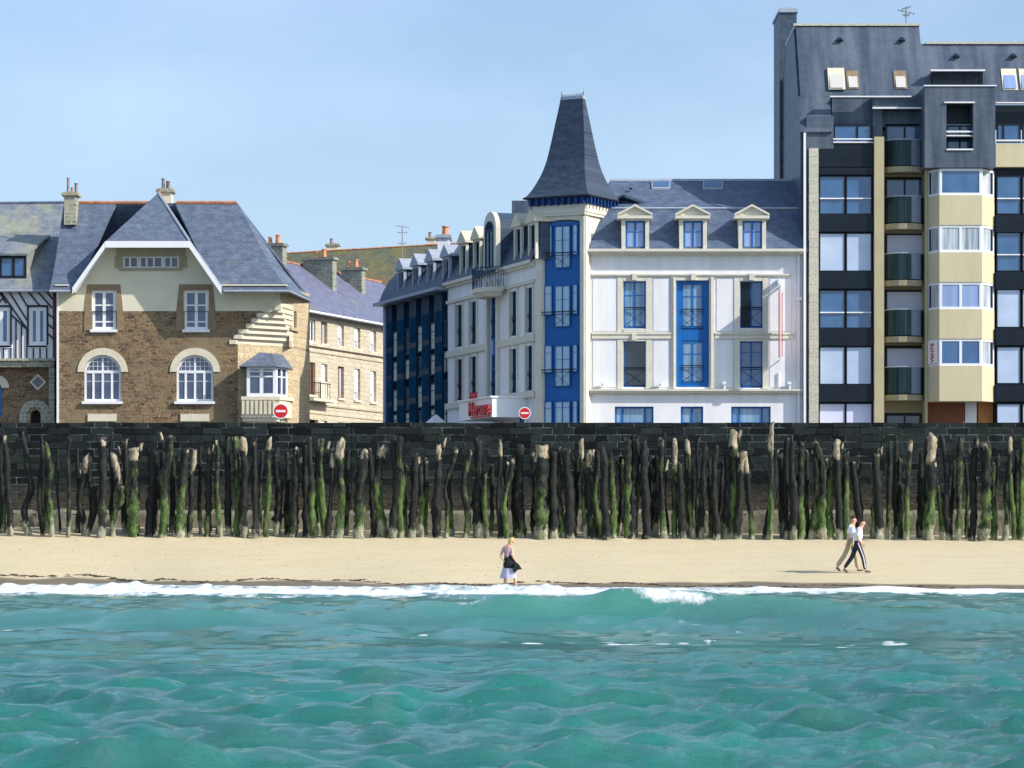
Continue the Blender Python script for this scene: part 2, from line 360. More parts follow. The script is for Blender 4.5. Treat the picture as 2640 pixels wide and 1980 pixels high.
# ================================================================== THE SETTING
def shore(x):
    x = max(-30, min(30, x)); return 97.5 - .33*x + .5*math.sin(x*.35) + .35*math.sin(x*.9+1)
def beach_z(x, y):
    ys = shore(x); t = (y-ys)/(113-ys)
    if t >= 0: z = 1.64*min(t, 1.25)**.92 - .004*x
    else: z = (y-ys)*.07
    z += .07*mnoise.noise(Vector((x*1.4, 4, 0)))*math.exp(-((y-113.2)/1.3)**2)
    return max(-2.5, z) + .012*mnoise.noise(Vector((x*.5, y*.5, 0))) + .006*mnoise.noise(Vector((x*2, y*2, 0)))
def grid_mesh(name, xs, ys_rows, zf, mat, kind='structure', attr=None, smooth=True):
    nx, ny = len(xs[0]), len(ys_rows)
    V = np.zeros((ny, nx, 3)); 
    for j in range(ny): V[j,:,0] = xs[j]; V[j,:,1] = ys_rows[j]
    V[:,:,2] = zf(V[:,:,0], V[:,:,1])
    idx = np.arange(nx*ny).reshape(ny, nx)
    F_ = np.stack([idx[:-1,:-1], idx[:-1,1:], idx[1:,1:], idx[1:,:-1]], -1).reshape(-1, 4)
    me = bpy.data.meshes.new(name); me.vertices.add(nx*ny); me.vertices.foreach_set('co', V.reshape(-1))
    me.loops.add(F_.size); me.loops.foreach_set('vertex_index', F_.reshape(-1).astype(np.int32))
    me.polygons.add(len(F_)); me.polygons.foreach_set('loop_start', np.arange(0, F_.size, 4, dtype=np.int32))
    me.polygons.foreach_set('use_smooth', np.full(len(F_), smooth)); me.update(calc_edges=True)
    if attr is not None:
        a = me.attributes.new('mask', 'FLOAT_COLOR', 'POINT'); a.data.foreach_set('color', attr(V).reshape(-1).astype(np.float32))
    me.materials.append(mat); o = bpy.data.objects.new(name, me); COL.objects.link(o); o['kind'] = kind
    return o, V
# sand
m, nt, b = newmat('sand', .95, .15); v = uvw(nt)
f1 = noise_n(nt, v, .35, 5, .6, (1, 2.5, 1)); f2 = noise_n(nt, v, 14, 3, .7); f3 = noise_n(nt, v, 2.2, 4, .6, (1, 3, 1))
col = ramp(nt, f1, [(.3, (.54,.45,.275)), (.7, (.62,.53,.35))])
col = mix(nt, .5, col, ramp(nt, f2, [(.3, (.40,.33,.20)), (.5, (.60,.51,.335)), (.75, (.77,.67,.47))]))
col = mix(nt, ramp(nt, f3, [(.55, (0,0,0)), (.70, (.55,.55,.55))]), col, (.47,.39,.25))
at = node(nt, 'ShaderNodeAttribute', attribute_name='mask'); sp = node(nt, 'ShaderNodeSeparateColor'); nt.links.new(at.outputs['Color'], sp.inputs[0])
vo = node(nt, 'ShaderNodeTexVoronoi'); vo.inputs['Scale'].default_value = 1.35; nt.links.new(v, vo.inputs['Vector'])
prn = mix(nt, 1, ramp(nt, vo.outputs['Distance'], [(.07, (1,1,1)), (.14, (0,0,0))]), ramp(nt, noise_n(nt, v, .3, 2), [(.48, (0,0,0)), (.56, (1,1,1))]), 'MULTIPLY')
col = mix(nt, mix(nt, 1, prn, (.5,.5,.5), 'MULTIPLY'), col, (.40,.33,.22))
col = mix(nt, sp.outputs[0], col, (.20,.16,.105)); nt.links.new(col, b.inputs['Base Color'])
rr = node(nt, 'ShaderNodeMapRange'); nt.links.new(sp.outputs[0], rr.inputs[0]); rr.inputs[3].default_value = .95; rr.inputs[4].default_value = .35
nt.links.new(rr.outputs[0], b.inputs['Roughness'])
bp = node(nt, 'ShaderNodeBump'); bp.inputs['Strength'].default_value = .5; bp.inputs['Distance'].default_value = .05
nt.links.new(mix(nt, .5, f2, f3), bp.inputs['Height']); nt.links.new(bp.outputs[0], b.inputs['Normal'])
sand = m
ysb = list(np.linspace(82, 116.4, 155)); xsb = [np.concatenate([np.linspace(-110, -36, 40)[:-1], np.linspace(-36, 36, 400), np.linspace(36, 110, 40)[1:]])]*len(ysb)
bz = np.vectorize(beach_z)
def wet(V):
    sh = np.vectorize(shore)(V[:,:,0]); d = V[:,:,1]-sh
    nz = np.vectorize(lambda x, y: mnoise.noise(Vector((x*.6, y*.15, 3))))(V[:,:,0], V[:,:,1])
    wv = np.clip((1.25+np.clip(V[:,:,0]/9, 0, 1)*1.3+nz*.5-d)/.25, 0, 1); out = np.ones(V.shape[:2]+(4,)); out[:,:,0] = out[:,:,1] = out[:,:,2] = wv; return out
beach, _ = grid_mesh('beach', xsb, ysb, bz, sand, attr=wet)
# ground sheet under and behind everything: seabed, promenade, streets
asph = plain('asphalt', (.06,.06,.065), .2, 3, .9); pave = plain('promenade_paving', (.32,.30,.26), .1, 2, .9); seab = plain('seabed_sand', (.25,.24,.16), .2, .5, .95)
g = MB(); g.quad((-900,-600,-2.6),(900,-600,-2.6),(900,118,-2.6),(-900,118,-2.6)); g.build('seabed', seab, kind='structure', fixn=False)
g = MB(); g.box(-900, 117.2, -2.6, 900, 1200, GZ-.12); g.build('ground', asph, kind='structure')
g = MB(); g.box(-120, 117.2, GZ-.12, 120, 128, GZ); g.build('promenade', pave, kind='structure')
g = MB(); g.box(-120, 128, GZ-.12, 120, 128.25, GZ+.01); g.build('kerb', stone_q, kind='structure')
g = MB(); g.quad((-120,134,GZ-.115),(120,134,GZ-.115),(120,134.12,GZ-.115),(-120,134.12,GZ-.115)); g.build('road_marking', whitep, kind='structure', fixn=False)
g = MB(); g.box(-120, 140.5, GZ-.12, 120, 142.2, GZ+.0); g.build('pavement', pave, kind='structure')

# ------------------------------------------------------------------ water
rng = np.random.RandomState(7)
WV = []
for k in range(90):
    lam = .20*1.050**k                               # 0.3 m to ~22 m
    th = rng.normal(.05, .40)                           # travelling towards the beach (+y) with spread
    WV.append((lam, math.sin(th), math.cos(th), rng.uniform(0, 6.28), .0120*lam*rng.uniform(.5, 1.5)*min(1, (.52/lam)**1.35)))
WV2 = []
for k in range(26):
    lam = 1.1*1.055**k; th = rng.normal(0, .6); WV2.append((lam, math.sin(th), math.cos(th), rng.uniform(0, 6.28), .0068*lam*rng.uniform(.5, 1.4)*min(1, (1.5/lam)**1.3)))
def swell(x, y):
    """three swells, crests nearly parallel to the shore, heights varying along the crest"""
    z = np.zeros_like(x)
    def crest(yc, h, wb, wf, hx):
        u = y-yc; g_ = np.where(u < 0, np.exp(-(u/wb)**2), np.exp(-(u/wf)**2)); return h*hx*g_
    e = lambda c, s_: np.exp(-((x-c)/s_)**2)
    z += crest(53+1.2*np.sin(x*.5+1)+.04*x, .45, .78, 1.5, np.clip(.52+.38*e(.4,1.5)+.45*e(2.6,1.5)+.40*e(5.0,1.6)+.07*np.sin(x*1.9)-.12*e(-4,1.6)-.22*e(9.5,2), 0, 1))
    z += crest(25+.9*np.sin(x*.8+.4)-.05*x, .085, .8, 1.0, .70+.3*np.sin(x*1.7+.5)+.18*np.sin(x*3.4))
    z += crest(36+1.0*np.sin(x*.6+2), .06, 1.3, 1.6, .8+.3*np.sin(x*.9+2.2))
    z += crest(17.5+.4*np.sin(x*1.3), .05, .6, .8, .7+.4*np.sin(x*2.6+1))
    z += -.10*np.exp(-((y-48.5)/2.5)**2)
    return z
def froth(x, y):
    t = np.zeros_like(x)
    for k in range(14):
        a = rng2[k]; t += np.sin(x*(3.0+1.1*k)*a[0]+a[1]+y*.6*a[2])*a[3]/(1+.35*k)
    return np.clip(t, 0, 3)*.045+.01
rng2 = [(np.random.RandomState(k+50).uniform(.7,1.3), k*1.7, np.random.RandomState(k+90).uniform(-2,2), 1) for k in range(14)]
def wz(x, y):
    zs_ = swell(x, y); z = np.zeros_like(zs_)
    dl = np.where(y < 36, y*.0035, y*.0058)                    # local row spacing
    env = 1.12-.62*np.exp(-((y-37)/6.5)**2)-.25*np.clip((y-60)/20,0,1)
    for lam, sx, sy, ph, a in WV:
        k = 2*math.pi/lam; fade = np.clip((lam/np.maximum(dl,1e-3)-2.2)/2.5, 0, 1)
        mod = .65+.6*np.sin(x*.31*sy+y*.23+ph)*np.sin(y*.19-x*.17+ph*2)
        p = k*(x*sx+y*sy)+ph + .6*np.sin(.35*x+ph)
        sn = np.sin(p); z += a*fade*env*mod*(sn+.40*(2*((sn+1)/2)**3-.62))
    far = np.clip((y-34)/12, 0, 1)
    for lam, sx, sy, ph, a in WV2: z += a*far*np.sin(2*math.pi/lam*(x*sx+y*sy)+ph+.5*np.sin(.5*x+ph))*(.6+.5*np.sin(x*.4+y*.3+ph*3))
    sg_ = np.maximum(z.std(axis=1, keepdims=True), 1e-4) if z.ndim > 1 else .03
    n_ = np.clip(z/sg_, -3, 2.6); z = 1.0*sg_*(np.exp(.42*n_)-1.09)/.42 + zs_       # peaked crests, flat troughs
    sh = 97.5-.33*x+.5*np.sin(x*.35)+.35*np.sin(x*.9+1)
    d = sh-y
    calm = np.clip(d/14, .12, 1); z = z*calm
    brk = np.exp(-((d-3.4-.8*np.sin(x*.8))/1.5)**2)*(.09+.05*np.sin(x*.55+2)+.03*np.sin(x*1.9))   # the small shore break
    z = z+brk
    z += froth(x, y)*np.clip(1-np.abs(d-6)/7, 0, 1)*np.clip((12-x)/10, .25, 1)
    z = np.where(d < 1.5, np.maximum(z, 0)*.5+.06*np.clip(1-(-d)/1.2, -1, 1), z)
    return z
rows = [6.0]
while rows[-1] < 99.5+7: rows.append(rows[-1]*(1.0035 if rows[-1] < 36 else 1.0058) if rows[-1] > 12 else rows[-1]+.06)
nxw = 540
xw = [np.linspace(-1, 1, nxw)*(y*.235+2.5) for y in rows]
def wattr(V):
    x, y, z = V[:,:,0], V[:,:,1], V[:,:,2]
    sh = 97.5-.33*x+.5*np.sin(x*.35)+.35*np.sin(x*.9+1); d = sh-y
    lw = np.clip((12-x)/12, .42, 1)
    band = np.clip(1-np.abs(d-10*lw-.3)/(14*lw+1.2), 0, 1)**.5*.88
    band = np.maximum(band, np.clip(1-np.abs(d-1.0)/1.8, 0, 1)*np.where(x > 8, .55, .85))
    e = lambda cx, cy, sx, sy: np.exp(-((x-cx)/sx)**2-((y-cy)/sy)**2)
    crest = 0
    yc = 53+1.2*np.sin(x*.5+1)+.04*x
    crest = np.exp(-((y-yc+.1)/.55)**2)*(e(1.9,53,1.3,60)*.50+e(-1.0,53,1.1,60)*.60+e(3.0,53,.7,60)*.60+e(4.8,53,.9,60)*.5)
    foam = np.maximum(band, crest)
    rf = np.random.RandomState(4)
    for cx_, cy_, w_, h_, n_ in ((2.6,44.8,.45,.9,11),(1.2,40.2,.55,.45,12),(2.2,40.4,.5,.7,10),(3.9,39.6,.6,1.0,9),(5.0,39.5,.5,1.0,5),(-1.1,43,.5,.5,5),(-1.9,42.6,.35,.4,4),(-7.1,45,.5,.8,6),(1.7,46.5,.8,1.2,7),(3.4,47,1.0,1.0,7),(-.4,39.5,.35,.4,4),(6.7,48,1.2,1.5,4)):
        for q in range(n_):
            a_, b_ = rf.normal(cx_, w_), rf.normal(cy_, h_*.6)
            foam = np.maximum(foam, e(a_, b_, rf.uniform(.08,.30), rf.uniform(.10,.45))*rf.uniform(.55,.85))
    foam = np.maximum(foam, np.exp(-((d-16)/6)**2)*.36)
    shal = np.clip(1-(d-2)/68, 0, 1)**1.0
    out = np.ones(V.shape[:2]+(4,)); out[:,:,0] = foam; out[:,:,1] = shal; out[:,:,2] = np.clip((z-.08)*3, 0, 1)*np.clip(shal*1.6, 0, 1); return out
m, nt, b = newmat('sea_water', .06, .5); v = uvw(nt); b.inputs['IOR'].default_value = 1.8
at = node(nt, 'ShaderNodeAttribute', attribute_name='mask'); sp = node(nt, 'ShaderNodeSeparateColor'); nt.links.new(at.outputs['Color'], sp.inputs[0])
nlow = noise_n(nt, v, .25, 3, .6, (1, .6, 1))
deep = ramp(nt, nlow, [(.35, (.0,.120,.098)), (.65, (.0,.215,.170))])
col = mix(nt, sp.outputs[1], deep, (.10,.27,.235))
col = mix(nt, mix(nt, 1, at.outputs['Color'], sp.outputs[1], 'MULTIPLY') if 0 else sp.outputs[2], col, (.05,.29,.165))  # light through thin crests put in as a greener colour
fo = noise_n(nt, v, 3.0, 8, .72, (1, .55, 1)); fo2 = noise_n(nt, v, 1.0, 6, .7, (1.7, .20, 1))
ad = node(nt, 'ShaderNodeMath', operation='MULTIPLY_ADD'); nt.links.new(fo, ad.inputs[0]); ad.inputs[1].default_value = .7; nt.links.new(sp.outputs[0], ad.inputs[2])
ad2 = node(nt, 'ShaderNodeMath', operation='MULTIPLY_ADD'); nt.links.new(fo2, ad2.inputs[0]); ad2.inputs[1].default_value = .95; nt.links.new(ad.outputs[0], ad2.inputs[2])
fm = ramp(nt, ad2.outputs[0], [(.0, (0,0,0)), (1, (0,0,0))])
mr = node(nt, 'ShaderNodeMapRange'); nt.links.new(ad2.outputs[0], mr.inputs[0]); mr.inputs[1].default_value = 1.34; mr.inputs[2].default_value = 1.56
gate = node(nt, 'ShaderNodeMapRange'); nt.links.new(sp.outputs[0], gate.inputs[0]); gate.inputs[1].default_value = .22; gate.inputs[2].default_value = .45
ml = node(nt, 'ShaderNodeMath', operation='MULTIPLY'); nt.links.new(mr.outputs[0], ml.inputs[0]); nt.links.new(gate.outputs[0], ml.inputs[1])
foamf = ml.outputs[0]
col = mix(nt, foamf, col, (.84,.87,.90)); nt.links.new(col, b.inputs['Base Color'])
rr = node(nt, 'ShaderNodeMapRange'); nt.links.new(foamf, rr.inputs[0]); rr.inputs[3].default_value = .07; rr.inputs[4].default_value = .8
nt.links.new(rr.outputs[0], b.inputs['Roughness'])
b1 = node(nt, 'ShaderNodeBump'); b1.inputs['Strength'].default_value = .7; b1.inputs['Distance'].default_value = .07
nt.links.new(noise_n(nt, v, 3.2, 9, .72, (.6, 1.6, 1)), b1.inputs['Height'])
b3 = node(nt, 'ShaderNodeBump'); b3.inputs['Strength'].default_value = .7; b3.inputs['Distance'].default_value = .045; nt.links.new(noise_n(nt, v, 15, 6, .8, (.45, 1.1, 1)), b3.inputs['Height']); nt.links.new(b1.outputs[0], b3.inputs['Normal'])
b2 = node(nt, 'ShaderNodeBump'); b2.inputs['Strength'].default_value = .5; b2.inputs['Distance'].default_value = .08
nt.links.new(mix(nt, 1, foamf, fo, 'MULTIPLY'), b2.inputs['Height']); nt.links.new(b3.outputs[0], b2.inputs['Normal']); nt.links.new(b2.outputs[0], b.inputs['Normal'])
sea, _ = grid_mesh('water', xw, rows, wz, m, attr=wattr)
g = MB()
for q in ([(-900,-600),(900,-600),(900,6.2),(-900,6.2)], [(-900,6.2),(-3.4,6.2),(-26.3,104),(-900,112)], [(3.4,6.2),(900,6.2),(900,88),(22.3,88)]):
    g.poly([(x, y, -.12) for x, y in q])
g.build('water', m, kind='structure', fixn=False)

# ------------------------------------------------------------------ sea wall
m, nt, b = newmat('sea_wall_masonry', .8, .12); v = uvw(nt, 0)
br = node(nt, 'ShaderNodeTexBrick'); br.inputs['Scale'].default_value = 1; br.inputs['Brick Width'].default_value = .82; br.inputs['Row Height'].default_value = .265
br.inputs['Mortar Size'].default_value = .017; br.inputs['Color1'].default_value = (.35,.38,.42,1); br.inputs['Color2'].default_value = (1.9,1.85,1.7,1); br.inputs['Mortar'].default_value = (.13,.16,.16,1); br.inputs['Mortar Smooth'].default_value = .3
br.squash = .6; br.squash_frequency = 2; br.offset = .42
wn = node(nt, 'ShaderNodeTexNoise'); wn.inputs['Scale'].default_value = .8; nt.links.new(v, wn.inputs['Vector'])
wadd = node(nt, 'ShaderNodeVectorMath', operation='MULTIPLY_ADD'); nt.links.new(wn.outputs['Color'], wadd.inputs[0]); wadd.inputs[1].default_value = (.25,.05,0); nt.links.new(v, wadd.inputs[2])
nt.links.new(wadd.outputs[0], br.inputs['Vector'])
msk = ramp(nt, noise_n(nt, v, .55, 4, .7, (1, 1.8, 1)), [(.45, (0,0,0)), (.58, (1,1,1))])
joint = mix(nt, 1, br.outputs['Fac'], msk, 'MULTIPLY')
base = mix(nt, noise_n(nt, v, 2.5, 5, .7), (.006,.010,.014), (.022,.027,.027))
base = mix(nt, ramp(nt, noise_n(nt, v, .4, 3), [(.5, (0,0,0)), (.7, (.6,.6,.6))]), base, (.010,.022,.014))
joint2 = mix(nt, 1, joint, ramp(nt, noise_n(nt, v, 7, 3, .7, (.35, 1, 1)), [(.38, (.12,.12,.12)), (.62, (1,1,1))]), 'MULTIPLY')
base = mix(nt, 1, base, br.outputs['Color'], 'MULTIPLY')
col = mix(nt, joint2, base, (.17,.205,.21))
spz = node(nt, 'ShaderNodeSeparateXYZ'); nt.links.new(v, spz.inputs[0])
zz = node(nt, 'ShaderNodeMath', operation='MULTIPLY_ADD'); nt.links.new(noise_n(nt, v, 1.2, 5, .7, (1, .35, 1)), zz.inputs[0]); zz.inputs[1].default_value = 1.1; nt.links.new(spz.outputs[1], zz.inputs[2])
low = node(nt, 'ShaderNodeMapRange'); nt.links.new(zz.outputs[0], low.inputs[0]); low.inputs[1].default_value = 4.35; low.inputs[2].default_value = 3.55
rub = mix(nt, ramp(nt, noise_n(nt, v, 5, 5, .8, (.6, 1.8, 1)), [(.35,(0,0,0)),(.7,(1,1,1))]), (.012,.012,.010), (.13,.115,.09))
col = mix(nt, low.outputs[0], col, rub); nt.links.new(col, b.inputs['Base Color'])
bp = node(nt, 'ShaderNodeBump'); bp.inputs['Strength'].default_value = .7; bp.inputs['Distance'].default_value = .04
nt.links.new(mix(nt, 1, noise_n(nt, v, 4, 5, .7), br.outputs['Fac'], 'SUBTRACT'), bp.inputs['Height']); nt.links.new(bp.outputs[0], b.inputs['Normal'])
wallm = m
footm = plain('weathered_footing', (.17,.16,.12), .55, 2.6, .95, stretch=(1,.5,.7), bump=.6)
WT = CZ+(HY-1088)*116/FP
sw = empty('sea_wall', (0, 116, 2), 'long dark granite block seawall behind the timber posts along the beach', 'wall')
g = MB()
for i in range(60):                                   # blocks of the parapet and wall body, slightly uneven top
    x0 = -60+i*2.0; g.box(x0, 116+.006*(i%3), 0, x0+2.0-.004, 117.3, WT-.02-.012*(i%4==1)-.004*(i%3))
g.build('wall', wallm, sw)
g = MB(); n_ = 90
hh = [2.66+.12*mnoise.noise(Vector((i*.35, 5, 0))) for i in range(361)]
for i in range(360):
    x0 = -45+i*.25; h, h2 = hh[i], hh[i+1]; d0 = .14+.05*mnoise.noise(Vector((i*.3, 9, 0)))
    for (ya, za, yb2, zb2) in ((116-.34, 0, 116-.16, h-.10), (116-.16, h-.10, 116+.0, h+.06)): g.quad((x0,ya,za),(x0+.25,ya,za),(x0+.25,yb2,zb2+(h2-h if zb2 > 0 else 0)),(x0,yb2,zb2))
g.build('footing', footm, sw)

# ------------------------------------------------------------------ timber posts
def col4(c): return c
m, nt, b = newmat('weathered_post', .75, .35)
at = node(nt, 'ShaderNodeAttribute', attribute_name='mask'); sp = node(nt, 'ShaderNodeSeparateColor'); nt.links.new(at.outputs['Color'], sp.inputs[0])
v = uvw(nt); n1 = noise_n(nt, v, 5, 5, .75, (1, 1, .35)); n2 = noise_n(nt, v, 2.0, 4, .7)
n3 = noise_n(nt, v, 16, 3, .7, (1, 1, .25))
def hard(f_, a, b_): return ramp(nt, f_, [(a, (0,0,0)), (b_, (1,1,1))])
weed = mix(nt, hard(n1, .4, .75), (.0015,.003,.005), (.028,.032,.022))
green = mix(nt, hard(mix(nt, .4, n1, n3), .38, .64), (.006,.016,.007), (.125,.20,.05))
wood = mix(nt, hard(mix(nt, .5, n1, n3), .36, .62), (.035,.028,.022), (.50,.43,.30))
foot = mix(nt, hard(n1, .35, .62), (.05,.065,.035), (.40,.39,.28))
def lvl(ch, a, lo, hi):
    mm = node(nt, 'ShaderNodeMath', operation='MULTIPLY_ADD'); nt.links.new(mix(nt, .55, n2, n1), mm.inputs[0]); mm.inputs[1].default_value = a; nt.links.new(ch, mm.inputs[2])
    r_ = node(nt, 'ShaderNodeMapRange'); nt.links.new(mm.outputs[0], r_.inputs[0]); r_.inputs[1].default_value = lo; r_.inputs[2].default_value = hi; return r_.outputs[0]
col = mix(nt, lvl(sp.outputs[0], 2.0, 1.36, 1.66), weed, green)
col = mix(nt, lvl(sp.outputs[1], 2.0, 1.40, 1.62), col, foot)
col = mix(nt, lvl(sp.outputs[2], 2.0, 1.45, 1.62), col, wood)
nt.links.new(col, b.inputs['Base Color'])
bp = node(nt, 'ShaderNodeBump'); bp.inputs['Strength'].default_value = .8; bp.inputs['Distance'].default_value = .03; nt.links.new(n1, bp.inputs['Height']); nt.links.new(bp.outputs[0], b.inputs['Normal'])
postm = m
PD = 113.0
# centre rows of the photo: top x, top y, foot x, width px, pale length px, green 0-1, lump 0-1, row (0 front, 1 back), bends [(frac up, dx px)]
def c2p(off, cx, cy=None): return off+cx/4.608
POSTS = []
def A(off, tx, ty, bx, wd, pale=60, green=.5, lump=.2, row=0, bend=(), fork=None, look=''):
    POSTS.append((c2p(off, tx), 1060+ty/4.608, c2p(off, bx), wd/4.608, pale/4.608, green, lump, row, [(f_, d/4.608) for f_, d in bend], fork, look))
A(0,45,280,150,62,190,.3,.2,0,((.7,0),)); A(0,20,330,10,60,0,.2,.2,1); A(0,265,255,345,72,60,.5,.4,0,((.7,40),(.5,60),(.3,-30))); A(0,480,280,490,58,70,.35,.1,0)
A(0,545,370,640,58,60,1,.3,0,((.75,20),(.5,-20))); A(0,690,430,700,26,40,0,.1,1); A(0,830,320,812,46,130,.6,.1,0); A(0,1020,530,1000,70,260,.3,.3,0,((.75,-10),(.45,-70),(.2,-20)))
A(0,1130,900,1020,60,0,.3,.2,0,((.5,60),)); A(0,1215,330,1180,92,120,.35,.1,0,((.5,20),)); A(0,1325,300,1340,40,0,0,.1,1); A(0,1350,520,1350,72,500,.5,.4,0,((.75,70),(.5,110),(.3,10)))
A(0,1490,330,1470,66,140,0,.2,1); A(0,1590,440,1590,112,180,.8,1,0); A(0,1780,440,1740,92,40,.2,.3,0,((.5,40),)); A(0,1935,470,1950,60,120,0,.2,1); A(0,2020,320,1930,80,260,1,.1,0,((.6,-20),)); A(0,2200,450,2120,104,120,.6,.8,0)
A(440,300,470,225,56,380,.4,.2,0,((.6,-40),)); A(440,480,410,430,68,200,.5,.7,0); A(440,538,340,585,52,220,1,.1,0,((.5,0),)); A(440,670,340,705,70,40,.3,.1,0,((.5,-10),)); A(440,785,320,790,70,60,1,.1,0)
A(440,870,345,870,82,210,.35,.2,0); A(440,1000,335,1000,58,110,.3,.1,0); A(440,1178,325,1140,58,200,.8,.1,0,((.5,-10),)); A(440,1260,470,1290,84,110,.15,.7,0); A(440,1500,470,1450,92,300,.45,.5,0)
A(440,1600,430,1605,72,0,.1,.3,0); A(440,1660,335,1695,66,90,.6,.1,0,((.4,0),)); A(440,1790,325,1830,72,160,1,.1,0,((.5,-10),)); A(440,1920,500,1870,62,220,.3,.3,0); A(440,2022,320,1990,82,330,1,.1,0,((.4,20),))
A(880,250,490,190,104,110,.6,.5,0,((.5,10),)); A(880,350,450,360,66,60,.35,.5,0,((.5,20),)); A(880,490,400,480,100,200,.8,.6,0,((.6,-60),)); A(880,640,320,600,80,30,.3,.2,0,((.6,30),)); A(880,705,330,700,74,60,1,.3,0)
A(880,870,510,840,86,200,.35,.5,0); A(880,935,660,965,62,40,.8,.5,0); A(880,1155,400,1120,86,240,.3,.3,0,((.4,0),)); A(880,1355,450,1230,46,110,.7,.4,0,((.6,-60),(.4,-20))); A(880,1530,450,1450,62,110,.6,.3,0,((.7,-50),(.3,20)))
A(880,1640,360,1635,112,0,.3,.5,0); A(880,1700,760,1745,56,0,1,.2,0); A(880,1882,345,1870,52,190,.3,.1,0); A(880,2020,560,1950,56,120,.7,.3,0,((.6,-40),)); A(880,2120,400,2135,98,60,.5,.6,0,((.6,-10),))
A(1320,350,410,340,140,170,.55,.5,0); A(1320,480,470,500,108,0,.1,.4,0,((.5,0),)); A(1320,565,450,620,64,60,.8,.5,0,((.5,-30),)); A(1320,655,460,705,98,110,.1,.3,0,((.5,-10),)); A(1320,815,345,862,52,270,1,.1,0,((.7,10),))
A(1320,890,490,935,68,320,.3,.2,0,((.6,-10),)); A(1320,1010,520,1055,60,40,1,.3,0,((.5,-30),)); A(1320,1085,440,1120,84,0,.15,.4,0); A(1320,1180,480,1215,80,40,.8,.8,0); A(1320,1375,330,1372,84,50,.9,.3,0,((.6,0),)); A(1320,1460,300,1410,90,50,.3,.7,0,((.5,10),))
A(1320,1545,400,1615,92,60,.2,.4,0,((.6,10),)); A(1320,1655,560,1640,56,60,.1,.3,1); A(1320,1760,345,1805,68,150,.7,.2,0,((.6,0),)); A(1320,1820,260,1840,26,0,0,.1,1); A(1320,1925,340,1942,56,420,1,.1,0); A(1320,2000,640,2010,82,120,.3,.3,0)
A(1320,2095,350,2165,46,180,.9,.2,0,((.6,-30),)); A(1760,190,330,170,40,60,.7,.2,1); A(1760,262,420,230,70,40,.3,.3,0,((.5,-20),)); A(1760,400,420,390,72,40,.15,.3,0,((.7,-20),)); A(1760,545,480,530,92,0,.3,.3,0)
A(1760,610,265,598,104,200,1,.3,0); A(1760,715,490,655,74,330,.2,.2,0,((.5,0),)); A(1760,745,500,835,56,330,.7,.2,0,((.5,0),)); A(1760,1045,150,1052,60,420,1,.3,0,((.5,0),)); A(1760,1115,490,975,74,140,.25,.2,0,((.7,20),))
A(1760,1235,345,1218,66,60,.2,.2,0); A(1760,1310,350,1310,76,100,.35,.2,0); A(1760,1400,360,1395,80,40,.8,.6,0); A(1760,1580,330,1545,72,300,.8,.2,0,((.5,20),)); A(1760,1610,380,1665,78,60,1,.4,0,((.7,30),)); A(1760,1755,680,1745,106,0,1,.5,0)
A(1760,1840,370,1850,80,260,.2,.3,0); A(1760,1960,490,1945,72,120,1,.4,0,((.5,-10),)); A(1760,2030,600,2095,84,60,.1,.2,0,((.6,30),)); A(2160,465,450,395,70,150,.8,.2,0,((.5,10),)); A(2160,450,540,505,86,0,.1,.3,0)
A(2160,622,350,600,60,0,.8,.1,0); A(2160,685,350,678,46,0,.1,.1,1); A(2160,862,340,812,56,170,.9,.1,0); A(2160,1055,330,1035,56,60,.5,.2,0); A(2160,1125,300,1085,104,420,.6,.4,0,((.4,-10),)); A(2160,1190,860,1262,64,0,1,.2,0,((.5,0),))
A(2160,1230,280,1315,84,40,.1,.4,0,((.75,30),)); A(2160,1460,300,1425,70,80,1,.3,0,((.5,0),)); A(2160,1635,320,1592,74,140,.4,.1,0); A(2160,1770,400,1715,104,80,.6,.9,0,((.6,20),)); A(2160,1840,600,1852,62,0,1,.2,0)
A(2160,2050,330,1990,66,200,.5,.1,0,((.5,10),)); A(2160,2060,760,2100,52,0,1,.2,0); A(2160,2190,320,2180,68,0,1,.6,0); 
for q_ in (70, 560, 930, 1080, 1600, 1870, 2060): A(0, q_, 420+(q_*37)%160, q_+((q_*13)%60-30), 40+(q_*7)%24, 40, .5, .3, 1)
for q_ in (360, 560, 830, 1080, 1370, 1750, 2110): A(440, q_, 420+(q_*41)%220, q_+((q_*13)%60-30), 40+(q_*7)%28, 30+(q_*3)%90, .6, .4, 1)
for q_ in (440, 760, 1000, 1290, 1800, 1960, 2050): A(880, q_, 440+(q_*29)%260, q_+((q_*17)%60-30), 42+(q_*11)%28, 30+(q_*3)%90, .6, .4, 1)
for q_ in (250, 420, 770, 1000, 1290, 1500, 1730, 2060): A(1320, q_, 430+(q_*31)%240, q_+((q_*17)%60-30), 42+(q_*11)%28, 30+(q_*3)%70, .6, .4, 1)
for q_ in (120, 330, 470, 1180, 1360, 1480, 1700, 1900): A(1760, q_, 430+(q_*31)%240, q_+((q_*17)%60-30), 42+(q_*11)%28, 30+(q_*3)%70, .6, .4, 1)
for q_ in (740, 990, 1380, 1540, 1900, 2120): A(2160, q_, 430+(q_*31)%200, q_+((q_*17)%60-30), 42+(q_*11)%28, 30+(q_*3)%70, .6, .4, 1)
A(2160,2290,340,2300,62,80,.6,.2,0); A(2160,2420,330,2400,70,100,.5,.2,0); A(-80,60,360,40,66,80,.6,.2,0); A(-80,200,310,210,58,120,.8,.2,0)
random.seed(11)
rp = random.Random(5)
